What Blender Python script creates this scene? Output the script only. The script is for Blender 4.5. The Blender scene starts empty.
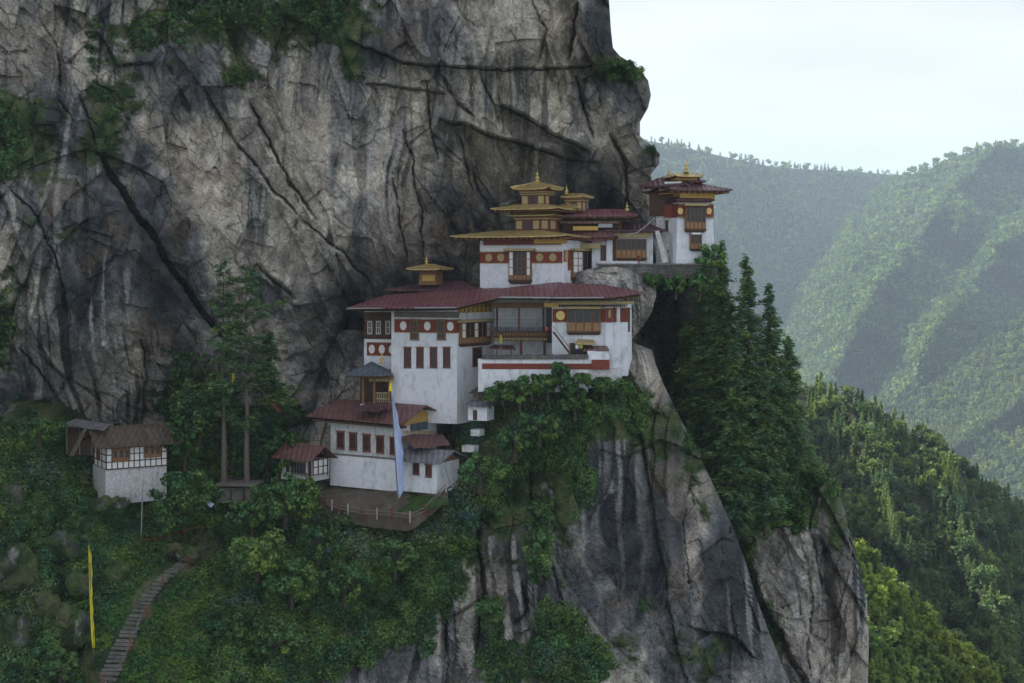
import bpy, bmesh, math, random
import numpy as np
from mathutils import Vector, Matrix
random.seed(7); np.random.seed(7)
SC = bpy.context.scene
COL = SC.collection
F = 1400.0      # focal length in pixels of a 1024-wide picture
HZ = 270.0      # picture row of eye level
# ------------------------------------------------------------------ camera, sky, sun, exposure
cam_d = bpy.data.cameras.new('camera'); cam = bpy.data.objects.new('camera', cam_d); COL.objects.link(cam)
cam.rotation_euler = (math.radians(90), 0, 0)
cam_d.sensor_width = 36; cam_d.lens = F / 1024 * 36
cam_d.shift_y = -(341.5 - HZ) / 1024
cam_d.clip_start = 0.5; cam_d.clip_end = 60000
SC.camera = cam
SUN_EL = 34.0; SUN_AZ = -84.0       # azimuth from +Y towards +X
w = bpy.data.worlds.new('World'); SC.world = w; w.use_nodes = True
nt = w.node_tree; bg = nt.nodes['Background']
sky = nt.nodes.new('ShaderNodeTexSky'); sky.sky_type = 'NISHITA'; sky.sun_disc = False
sky.sun_elevation = math.radians(SUN_EL); sky.sun_rotation = math.radians(SUN_AZ)
sky.altitude = 2500; sky.air_density = 1.0; sky.dust_density = 1.2; sky.ozone_density = 1.0
mx = nt.nodes.new('ShaderNodeMix'); mx.data_type = 'RGBA'
mx.inputs[0].default_value = 0.84
mx.inputs[7].default_value = (5.5, 5.38, 5.2, 1)     # thin high cloud veil evens the sky out
tcw = nt.nodes.new('ShaderNodeTexCoord'); sxyz = nt.nodes.new('ShaderNodeSeparateXYZ'); nt.links.new(tcw.outputs['Generated'], sxyz.inputs[0])
vr = nt.nodes.new('ShaderNodeValToRGB'); nt.links.new(sxyz.outputs[2], vr.inputs[0])
vr.color_ramp.elements[0].position = 0.02; vr.color_ramp.elements[0].color = (1.0, 0.93, 0.87, 1)
vr.color_ramp.elements[1].position = 0.30; vr.color_ramp.elements[1].color = (0.84, 0.835, 0.88, 1)
mpw = nt.nodes.new('ShaderNodeMapping'); mpw.inputs['Scale'].default_value = (1, 1, 4); nt.links.new(tcw.outputs['Generated'], mpw.inputs[0])
nzw = nt.nodes.new('ShaderNodeTexNoise'); nzw.inputs['Scale'].default_value = 5; nzw.inputs['Detail'].default_value = 6; nt.links.new(mpw.outputs[0], nzw.inputs[0])
mr = nt.nodes.new('ShaderNodeMapRange'); mr.inputs[1].default_value = .35; mr.inputs[2].default_value = .7; mr.inputs[3].default_value = 4.6; mr.inputs[4].default_value = 5.7; nt.links.new(nzw.outputs[0], mr.inputs[0])
vsc = nt.nodes.new('ShaderNodeVectorMath'); vsc.operation = 'SCALE'; nt.links.new(vr.outputs[0], vsc.inputs[0]); nt.links.new(mr.outputs[0], vsc.inputs['Scale']); nt.links.new(vsc.outputs[0], mx.inputs[7])
nt.links.new(sky.outputs[0], mx.inputs[6]); nt.links.new(mx.outputs[2], bg.inputs[0])
bg.inputs[1].default_value = 0.1
sd = bpy.data.lights.new('sun', 'SUN'); sd.energy = 5.0; sd.angle = math.radians(0.5); sd.color = (1, 0.93, 0.80)
sun = bpy.data.objects.new('sun', sd); COL.objects.link(sun)
sv = Vector((math.sin(math.radians(SUN_AZ)) * math.cos(math.radians(SUN_EL)), math.cos(math.radians(SUN_AZ)) * math.cos(math.radians(SUN_EL)), math.sin(math.radians(SUN_EL))))
sun.rotation_euler = sv.to_track_quat('Z', 'Y').to_euler()
vs = SC.view_settings; vs.view_transform = 'Standard'; vs.look = 'None'; vs.exposure = 1.12; vs.gamma = 1
vs.use_curve_mapping = False
SC.cycles.max_bounces = 5; SC.cycles.volume_bounces = 1; SC.cycles.diffuse_bounces = 3
SC.cycles.transparent_max_bounces = 8

# ------------------------------------------------------------------ helpers
def at(px, py, Y):
    return np.array([(px - 512.0) / F * Y, Y, -(py - HZ) / F * Y])
def tag(o, label=None, cat=None, group=None, kind=None):
    if label: o['label'] = label
    if cat: o['category'] = cat
    if group: o['group'] = group
    if kind: o['kind'] = kind
    return o
def hsh(i, j, k, s):
    h = (i * 374761393 + j * 668265263 + k * 2147483647 + s * 974634777) & 0xFFFFFFFF
    h = ((h ^ (h >> 13)) * 1274126177) & 0xFFFFFFFF
    h = ((h ^ (h >> 16)) * 2246822519) & 0xFFFFFFFF
    return ((h ^ (h >> 15)) & 0xFFFFFF) / 16777215.0
def vnoise(x, y, z, s=0):
    xi = np.floor(x).astype(np.int64); yi = np.floor(y).astype(np.int64); zi = np.floor(z).astype(np.int64)
    fx, fy, fz = x - xi, y - yi, z - zi
    fx = fx*fx*(3-2*fx); fy = fy*fy*(3-2*fy); fz = fz*fz*(3-2*fz)
    r = 0
    for a in (0, 1):
        wa = fx if a else 1 - fx
        for b in (0, 1):
            wb = fy if b else 1 - fy
            for c in (0, 1):
                wc = fz if c else 1 - fz
                r = r + wa * wb * wc * hsh(xi + a, yi + b, zi + c, s)
    return r * 2 - 1
def fbm(x, y, z, o=4, s=0, g=0.5):
    r = 0; a = 1; t = 0
    for i in range(o):
        r = r + a * vnoise(x, y, z, s + i * 17); t += a
        x, y, z = x * 2.03 + 5.1, y * 2.03 + 1.7, z * 2.03 + 9.2; a *= g
    return r / t
def facets(x, z, s, tilt=0.35):
    """flat rock facets: every cell has its own offset and its own tilt"""
    xi = np.floor(x).astype(np.int64); zi = np.floor(z).astype(np.int64)
    best = np.full(x.shape, 9e9); sec = best.copy(); val = np.zeros(x.shape)
    for a in (-1, 0, 1):
        for b in (-1, 0, 1):
            cx = xi + a; cz = zi + b
            jx = cx + hsh(cx, cz, cx*0, s); jz = cz + hsh(cx, cz, cx*0, s + 1)
            d = (x - jx)**2 + (z - jz)**2
            v = (hsh(cx, cz, cx*0, s + 2) - .5) + tilt * 2 * ((hsh(cx, cz, cx*0, s + 3) - .5) * (x - jx) + (hsh(cx, cz, cx*0, s + 4) - .5) * (z - jz)) * 2
            m = d < best
            sec = np.where(m, best, np.minimum(sec, d)); val = np.where(m, v, val); best = np.where(m, d, best)
    return val, np.sqrt(sec) - np.sqrt(best)
def tps(ctrl):
    c = np.array(ctrl, float); P = c[:, :2] / 100; v = c[:, 2]; n = len(c)
    d = np.linalg.norm(P[:, None] - P[None], axis=2); K = np.where(d > 0, d*d*np.log(d + 1e-9), 0) + np.eye(n) * 0.02
    A = np.zeros((n+3, n+3)); A[:n, :n] = K; A[:n, n] = 1; A[:n, n+1:] = P; A[n, :n] = 1; A[n+1:, :n] = P.T
    wv = np.linalg.solve(A, np.concatenate([v, [0, 0, 0]]))
    def f(px, py):
        q = np.stack([px / 100, py / 100], -1); sh = px.shape; q = q.reshape(-1, 2); r = np.full(len(q), wv[n])
        r = r + q @ wv[n+1:]
        for i in range(n):
            dd = ((q - P[i])**2).sum(1); r = r + wv[i] * 0.5 * dd * np.log(dd + 1e-9)
        return r.reshape(sh)
    return f
def segdist(px, py, pl):
    best = np.full(px.shape, 1e9); sgn = np.zeros(px.shape); tt = np.zeros(px.shape); n = len(pl) - 1
    for i in range(n):
        (x0, y0), (x1, y1) = pl[i], pl[i+1]; dx, dy = x1 - x0, y1 - y0; L = dx*dx + dy*dy
        t = np.clip(((px - x0)*dx + (py - y0)*dy) / L, 0, 1)
        d = np.hypot(px - x0 - t*dx, py - y0 - t*dy); m = d < best
        sgn = np.where(m, np.sign((px - x0)*dy - (py - y0)*dx), sgn); tt = np.where(m, (i + t) / n, tt); best = np.where(m, d, best)
    return best, sgn, tt
def interp(pts):
    a = np.array(pts, float); a = a[a[:, 0].argsort()]
    return lambda v: np.interp(v, a[:, 0], a[:, 1])
def mesh_np(name, V, faces, nv, mat=None, attrs=None, smooth=False, parent=None, link=True):
    """V (n,3); faces (m,nv) indices"""
    me = bpy.data.meshes.new(name); V = np.asarray(V, np.float32); faces = np.asarray(faces, np.int32)
    me.vertices.add(len(V)); me.vertices.foreach_set('co', V.ravel())
    me.loops.add(faces.size); me.loops.foreach_set('vertex_index', faces.ravel())
    me.polygons.add(len(faces)); me.polygons.foreach_set('loop_start', np.arange(0, faces.size, nv, dtype=np.int32))
    me.polygons.foreach_set('use_smooth', np.full(len(faces), smooth, bool))
    me.update(calc_edges=True)
    for k, (a, dom) in (attrs or {}).items():
        if a.ndim == 1:
            at_ = me.attributes.new(k, 'FLOAT', dom); at_.data.foreach_set('value', a.astype(np.float32))
        else:
            at_ = me.attributes.new(k, 'FLOAT_VECTOR', dom); at_.data.foreach_set('vector', a.astype(np.float32).ravel())
    if mat: me.materials.append(mat)
    o = bpy.data.objects.new(name, me)
    if link: COL.objects.link(o)
    if parent: o.parent = parent
    return o

# ------------------------------------------------------------------ materials
class NB:
    def __init__(s, name):
        s.m = bpy.data.materials.new(name); s.m.use_nodes = True; s.t = s.m.node_tree; s.b = s.t.nodes['Principled BSDF']
        s.b.inputs['Roughness'].default_value = 0.85; s.b.inputs['Specular IOR Level'].default_value = 0.25
        s.tc = s.t.nodes.new('ShaderNodeTexCoord')
    def L(s, a, b): s.t.links.new(a, b)
    def mapv(s, sc, src=None, loc=(0, 0, 0)):
        n = s.t.nodes.new('ShaderNodeMapping'); n.inputs['Scale'].default_value = sc; n.inputs['Location'].default_value = loc
        s.L(src or s.tc.outputs['Object'], n.inputs['Vector']); return n.outputs[0]
    def noise(s, sc, vec=None, det=5, rough=0.6, dist=0.0):
        n = s.t.nodes.new('ShaderNodeTexNoise'); n.inputs['Scale'].default_value = sc; n.inputs['Detail'].default_value = det
        n.inputs['Roughness'].default_value = rough; n.inputs['Distortion'].default_value = dist
        s.L(vec or s.tc.outputs['Object'], n.inputs['Vector']); return n.outputs['Fac']
    def vor(s, sc, vec=None, feat='DISTANCE_TO_EDGE'):
        n = s.t.nodes.new('ShaderNodeTexVoronoi'); n.feature = feat; n.inputs['Scale'].default_value = sc
        s.L(vec or s.tc.outputs['Object'], n.inputs['Vector']); return n.outputs[0]
    def ramp(s, fac, stops):
        n = s.t.nodes.new('ShaderNodeValToRGB'); cr = n.color_ramp
        while len(cr.elements) < len(stops): cr.elements.new(0.5)
        for e, (p, c) in zip(cr.elements, stops):
            e.position = p; e.color = (c, c, c, 1) if isinstance(c, (int, float)) else (*c, 1)
        s.L(fac, n.inputs[0]); return n.outputs[0]
    def mix(s, fac, a, b, mode='MIX'):
        n = s.t.nodes.new('ShaderNodeMix'); n.data_type = 'RGBA'; n.blend_type = mode
        for inp, v in ((n.inputs[0], fac), (n.inputs[6], a), (n.inputs[7], b)):
            if isinstance(v, (int, float)): inp.default_value = v
            elif isinstance(v, tuple): inp.default_value = (*v, 1)
            else: s.L(v, inp)
        return n.outputs[2]
    def math(s, op, a, b=0.0, c=None, clamp=False):
        n = s.t.nodes.new('ShaderNodeMath'); n.operation = op; n.use_clamp = clamp
        for inp, v in ((n.inputs[0], a), (n.inputs[1], b)) + (((n.inputs[2], c),) if c is not None else ()):
            if isinstance(v, (int, float)): inp.default_value = v
            else: s.L(v, inp)
        return n.outputs[0]
    def attr(s, name, out='Fac'):
        n = s.t.nodes.new('ShaderNodeAttribute'); n.attribute_name = name; return n.outputs[out]
    def bump(s, h, dist, strength=1.0):
        n = s.t.nodes.new('ShaderNodeBump'); n.inputs['Distance'].default_value = dist; n.inputs['Strength'].default_value = strength
        s.L(h, n.inputs['Height']); s.L(n.outputs[0], s.b.inputs['Normal'])
    def col(s, c):
        if isinstance(c, tuple): s.b.inputs['Base Color'].default_value = (*c, 1)
        else: s.L(c, s.b.inputs['Base Color'])
        return s.m

def rock_material(name, rough_tex=False):
    n = NB(name)
    sp = n.noise(2.2, det=3, rough=0.7)
    n.bump(n.noise(1.1, det=5, rough=0.75) if not rough_tex else n.math('ADD', n.noise(1.1, det=4, rough=0.75), n.noise(1.0, n.mapv((0.9, 0.9, 2.6)), det=2, rough=0.8)), 0.8, 0.9)
    n.b.inputs['Roughness'].default_value = 0.8
    return n.col(n.mix(1.0, n.attr('rock', 'Color'), n.ramp(sp, [(0.3, 0.6), (0.5, 1.0), (0.68, 1.35)]), 'MULTIPLY'))
def ramp_np(f, stops):
    p = [q[0] for q in stops]; return np.stack([np.interp(f, p, [q[1][k] for q in stops]) for k in range(3)], -1)
def mixc(c, fac, col):
    return c * (1 - fac[..., None]) + np.array(col) * fac[..., None]
def sstep(x, a, b):
    t = np.clip((x - a) / (b - a), 0, 1); return t * t * (3 - 2 * t)
def rock_colour(X, Z, tone, moss, streak, ochre, fa, warm):
    """natural colour of the stone: mineral patches, lichen, water stains, moss"""
    zz = X * 0
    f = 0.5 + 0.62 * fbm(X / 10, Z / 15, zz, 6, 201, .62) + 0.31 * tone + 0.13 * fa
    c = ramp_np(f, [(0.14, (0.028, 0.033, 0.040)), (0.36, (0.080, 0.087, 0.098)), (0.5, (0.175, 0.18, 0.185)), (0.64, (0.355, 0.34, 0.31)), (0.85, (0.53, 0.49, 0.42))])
    sp = fbm(X / 1.6, Z / 2.0, zz, 5, 211, .7)
    c = c * (1 + 1.0 * sp[..., None])
    xw = X + 1.4 * fbm(X / 6, Z / 12, zz, 3, 221)
    area = np.clip(0.75 * sstep(fbm(X / 16, Z / 24, zz, 3, 226), 0.0, 0.35) + streak, 0, 1)
    st = fbm(xw / 1.1, Z / 24, zz, 5, 231, .65)
    c = mixc(c, area * 0.92 * sstep(st, 0.02, 0.12), (0.030, 0.036, 0.046))
    w2 = fbm(xw / .8, Z / 16, zz + 3, 4, 241, .6)
    c = mixc(c, area * 0.75 * sstep(w2, 0.10, 0.20), (0.47, 0.47, 0.46))
    oc = sstep(fbm(X / 7, Z / 10, zz, 5, 251, .65), 0.12, 0.4) * 0.28 * warm
    c = mixc(c, np.clip(np.maximum(oc, ochre * sstep(sp, -0.3, 0.15)), 0, 0.85), (0.30, 0.215, 0.135))
    sv = np.abs(fbm(X / 5 + Z / 14, Z / 8, zz, 5, 261, .6))      # hairline seams
    c = mixc(c, 0.35 * np.clip(1 - sv / 0.012, 0, 1), (0.04, 0.042, 0.047))
    mn = fbm(X / 2.2, Z / 2.2, zz, 5, 271, .7)
    mcol = ramp_np(0.5 + fbm(X / 1.3, Z / 1.3, zz, 4, 281), [(0.2, (0.020, 0.042, 0.014)), (0.6, (0.06, 0.10, 0.028)), (0.9, (0.10, 0.11, 0.05))])
    mf = sstep(moss * 1.1 + 0.7 * mn, 0.35, 0.62)
    return np.clip(c * (1 - mf[..., None]) + mcol * mf[..., None], 0.01, 0.7)
def ground_material(name, a, b, c3):
    n = NB(name)
    f = n.noise(0.5, det=7, rough=0.7)
    c = n.ramp(f, [(0.3, a), (0.5, b), (0.72, c3)])
    n.bump(n.noise(1.6, det=6, rough=0.7), 0.5)
    return n.col(c)
def leaf_material(name, dark, light, trans=0.2, hs=0.22, warm=(1.45, 1.12, 0.72)):
    n = NB(name)
    c = n.mix(n.attr('tint'), dark, light)
    c = n.mix(1.0, c, n.mix(n.ramp(n.noise(hs, det=2), [(0.35, 0.0), (0.65, 1.0)]), (0.70, 0.88, 1.35), warm), 'MULTIPLY')
    n.b.inputs['Roughness'].default_value = 0.6
    n.col(c)
    tr = n.t.nodes.new('ShaderNodeBsdfTranslucent'); ms = n.t.nodes.new('ShaderNodeMixShader'); ms.inputs[0].default_value = trans
    n.L(n.mix(1.0, c, (1.3, 1.35, 0.6), 'MULTIPLY'), tr.inputs[0]); n.L(n.b.outputs[0], ms.inputs[1]); n.L(tr.outputs[0], ms.inputs[2])
    n.L(ms.outputs[0], n.t.nodes['Material Output'].inputs[0])
    return n.m
def plain(name, c, rough=0.8, var=0.18, sc=1.2, metal=0.0, spec=0.25, dirt=None):
    n = NB(name)
    v = n.noise(sc, det=6, rough=0.7)
    cc = n.mix(1.0, c, n.ramp(v, [(0.3, 1 - var), (0.7, 1 + var * 0.6)]), 'MULTIPLY')
    if dirt: cc = n.mix(n.ramp(n.noise(dirt[1], n.mapv((1, 1, 0.35)), det=7, rough=0.75), [(dirt[2], 0.0), (dirt[2] + 0.14, dirt[3])]), cc, dirt[0])
    n.b.inputs['Roughness'].default_value = rough; n.b.inputs['Metallic'].default_value = metal; n.b.inputs['Specular IOR Level'].default_value = spec
    return n.col(cc)
M = {}
M['cliff'] = rock_material('cliff_rock')
M['front_cliff'] = rock_material('promontory_rock', True)
M['leaf'] = leaf_material('shrub_leaves', (0.020, 0.066, 0.020), (0.145, 0.29, 0.080))
M['grey_leaf'] = leaf_material('grey_green_leaves', (0.05, 0.10, 0.06), (0.17, 0.26, 0.15))
M['needle'] = leaf_material('conifer_needles', (0.034, 0.098, 0.042), (0.18, 0.32, 0.12))
M['light_leaf'] = leaf_material('pale_leaves', (0.07, 0.16, 0.035), (0.22, 0.33, 0.09))
M['forest'] = leaf_material('forest_leaves', (0.035, 0.085, 0.035), (0.20, 0.27, 0.085), 0.4, 0.02, (1.1, 1.05, .85))
M['spur_leaf'] = leaf_material('sun_tinted_leaves', (0.06, 0.11, 0.035), (0.42, 0.50, 0.13), 0.5, 0.03, (1.12, 1.05, .8))  # lighter copy of the forest leaves, spur sunlight put into the colour
M['bark'] = plain('bark', (0.075, 0.062, 0.05), 0.9, 0.4, 3)
M['pale_bark'] = plain('pale_bark', (0.13, 0.115, 0.10), 0.9, 0.4, 3)
M['forest_floor'] = ground_material('forest_floor', (0.010, 0.017, 0.008), (0.025, 0.035, 0.015), (0.06, 0.055, 0.035))
M['water'] = plain('valley_ground', (0.03, 0.05, 0.02))

# ------------------------------------------------------------------ relief sheets
def blobs(px, py, lst):
    r = np.zeros(px.shape)
    for (cx, cy, rx, ry, v) in lst:
        r = r + v * np.exp(-(((px - cx) / rx)**2 + ((py - cy) / ry)**2) * 1.2)
    return r
LAYERS = {}
def relief(name, x0, x1, y0, y1, step, ctrl, edge, mat, cracks=(), back=None, top_back=None, tone=(), moss=(), streak=(), ochre=(),
           rough=(1.6, 0.9, 0.45), cell=(9.0, 14.0), ext=(), rr=14, floor=0.12, clampy=None, lean=0.02, warm=1.0):
    f = tps(ctrl)
    cols = list(np.arange(max(x0, -24), x1 + step, step))
    if x0 < -24: cols = list(np.arange(x0, -24, step * 4)) + cols
    rows = list(np.arange(max(y0, -24), min(y1, 706) + step, step))
    if y0 < -24:
        r = [-24.0 - step]; s = step
        while r[-1] > y0: s *= 1.12; r.append(r[-1] - s)
        rows = r[::-1] + rows
    if y1 > 706: rows += list(np.linspace(712, y1, 26))
    cols = np.array(cols); rows = np.array(rows)
    C, R = np.meshgrid(cols, rows)
    e = edge(R)
    # compress the columns to each row's own right edge
    tcol = (C - cols[0]) / (cols[-1] - cols[0])
    PX = np.where(C < -24, C, -24 + (C + 24) / (cols[-1] + 24) * (e + 24)) if x0 < -24 else cols[0] + tcol * (e - cols[0])
    PY = R.copy()
    wx = PX + 3 * vnoise(PX / 26, PY / 26, PX * 0, 5) + 1.2 * vnoise(PX / 7, PY / 7, PX * 0, 6)
    wy = PY + 3 * vnoise(PX / 26, PY / 26, PX * 0, 8) + 1.2 * vnoise(PX / 7, PY / 7, PX * 0, 9)
    PYc = np.maximum(PY, clampy) if clampy is not None else PY
    D = f(PX, PYc)
    if clampy is not None: D = D + np.maximum(clampy - PY, 0) * lean
    # rock structure in metres
    X = (PX - 512) / F * D; Z = -(PY - HZ) / F * D
    sx = X + 0.38 * Z + 1.3 * fbm(X / 14, Z / 14, X * 0, 3, 3); sz = Z - 0.25 * X + 1.5 * fbm(X / 14, Z / 14, X * 0, 3, 4)
    a, ea = facets(sx / cell[0], sz / cell[1], 11)
    b, eb = facets((sx - .2*sz) / (cell[0] * 0.36), sz / (cell[1] * 0.30), 23)
    c_, ec = facets(sx / (cell[0] * 0.12), sz / (cell[1] * 0.13), 37)
    amp = 0.55 + 0.45 * (fbm(X / 14, Z / 14, X * 0, 3, 51) + 0.5)
    nsoft = fbm(X / 3.0, Z / 3.5, X * 0, 5, 61)
    dd = rough[0] * a * 2.0 + rough[1] * b * amp * 2.1 + rough[2] * c_ * amp * 1.3 + 0.4 * nsoft + floor * fbm(X / .6, Z / .6, X * 0, 3, 71)
    mk = sstep(fbm(X / 8, Z / 8, X * 0, 3, 55), 0.15, 0.4)
    dd = dd + 0.9 * np.exp(-(ea / 0.02)**2) * mk
    # exfoliating slabs: stepped sheets of rock with sharp free edges
    slab = X * 0
    for (ax, az, sk, lev, am, sd_) in ((19, 36, .45, 4.4, 1.5, 401), (10, 26, -.28, 3.4, .85, 431), (5, 9, .6, 2.6, .2, 461)):
        qf = (fbm((X + sk * Z) / ax, Z / az, X * 0, 4, sd_, .42) + .5) * lev; fl = np.floor(qf); fr_ = qf - fl
        dd = dd + am * (fl + np.clip(fr_ / .06, 0, 1) - .25 * fr_); slab = slab + (hsh(fl.astype(np.int64), fl.astype(np.int64) * 0, fl.astype(np.int64) * 0, sd_) - .5) * am
    dd = dd - 2.6
    soft = np.ones(PX.shape)
    for (cx, cy, rx, ry, v) in ext:
        soft = soft - (1 - v) * np.clip(1.4 * np.exp(-(((PX - cx) / rx)**2 + ((PY - cy) / ry)**2) * 1.2), 0, 1)
    D = D + dd * np.clip(soft, 0.05, 1)
    for (pl, wd, dp, off, fall) in cracks:
        d, s, t = segdist(wx, wy, pl)
        taper = np.clip(np.minimum(t, 1 - t) * 7, 0.0, 1) ** 0.7
        D = D + dp * .8 * np.clip(1.0 - d / (wd * 0.75 * (0.3 + 0.7 * taper)), 0, 1)**0.7 * taper + 1.7 * off * s * np.clip(1 - d / (fall * 2.2), 0, 1) * taper
    P = np.stack([(PX - 512) / F * D, D, -(PY - HZ) / F * D], -1)
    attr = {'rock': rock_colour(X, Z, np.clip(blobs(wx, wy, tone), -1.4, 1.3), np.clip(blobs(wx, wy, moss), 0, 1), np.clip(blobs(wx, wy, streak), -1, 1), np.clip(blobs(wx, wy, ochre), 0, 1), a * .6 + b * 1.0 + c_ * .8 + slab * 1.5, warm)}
    nview = P.shape[1]
    # turn the right edge round and run back
    if back:
        m = PX - (e - rr); kk = np.clip(m / rr, 0, 1); P[..., 1] += (1 - np.sqrt(1 - np.minimum(kk * .97, 0.97)**2)) * rr * 0.25
        P[..., 0] = (PX - 512) / F * P[..., 1]; P[..., 2] = -(PY - HZ) / F * P[..., 1]
        steps = np.cumsum(np.geomspace(0.25, back / 7, 34)); steps = steps / steps[-1] * back
        last = P[:, -1]; ex = []
        for k, q in enumerate(steps):
            n1 = fbm(last[:, 2] / 5, np.full(len(last), q / 5.), last[:, 2] * 0, 4, 81)
            v, ev = facets(last[:, 2] / 6, np.full(len(last), q / 4.), 91)
            g = min(1, q / 4)
            ex.append(np.stack([last[:, 0] - 0.10 * q - g * (1.6 * np.abs(n1) + 1.2 * (v + .5)), last[:, 1] + q, last[:, 2]], -1))
        P = np.concatenate([P, np.stack(ex, 1)], 1)
        for k in attr: attr[k] = np.concatenate([attr[k], np.repeat(attr[k][:, -1:], len(steps), 1)], 1)
    if top_back:
        first = P[0]; ex = []
        for q in np.linspace(top_back, 1.0, 14):
            ex.append(np.stack([first[:, 0], first[:, 1] + q, first[:, 2] + 0.02 * q], -1))
        P = np.concatenate([np.stack(ex, 0), P], 0)
        for k in attr: attr[k] = np.concatenate([np.repeat(attr[k][:1], 14, 0), attr[k]], 0)
    nr, nc = P.shape[:2]
    idx = np.arange(nr * nc).reshape(nr, nc)
    q = np.stack([idx[:-1, :-1], idx[1:, :-1], idx[1:, 1:], idx[:-1, 1:]], -1).reshape(-1, 4)
    o = mesh_np(name, P.reshape(-1, 3), q, 4, mat, {k: (v.reshape(-1, 3), 'POINT') for k, v in attr.items()}, smooth=False)
    tag(o, kind='structure')
    k0 = 14 if top_back else 0
    LAYERS[name] = dict(px=PX, py=PY, P=P[k0:, :nview], o=o)
    return o
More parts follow.
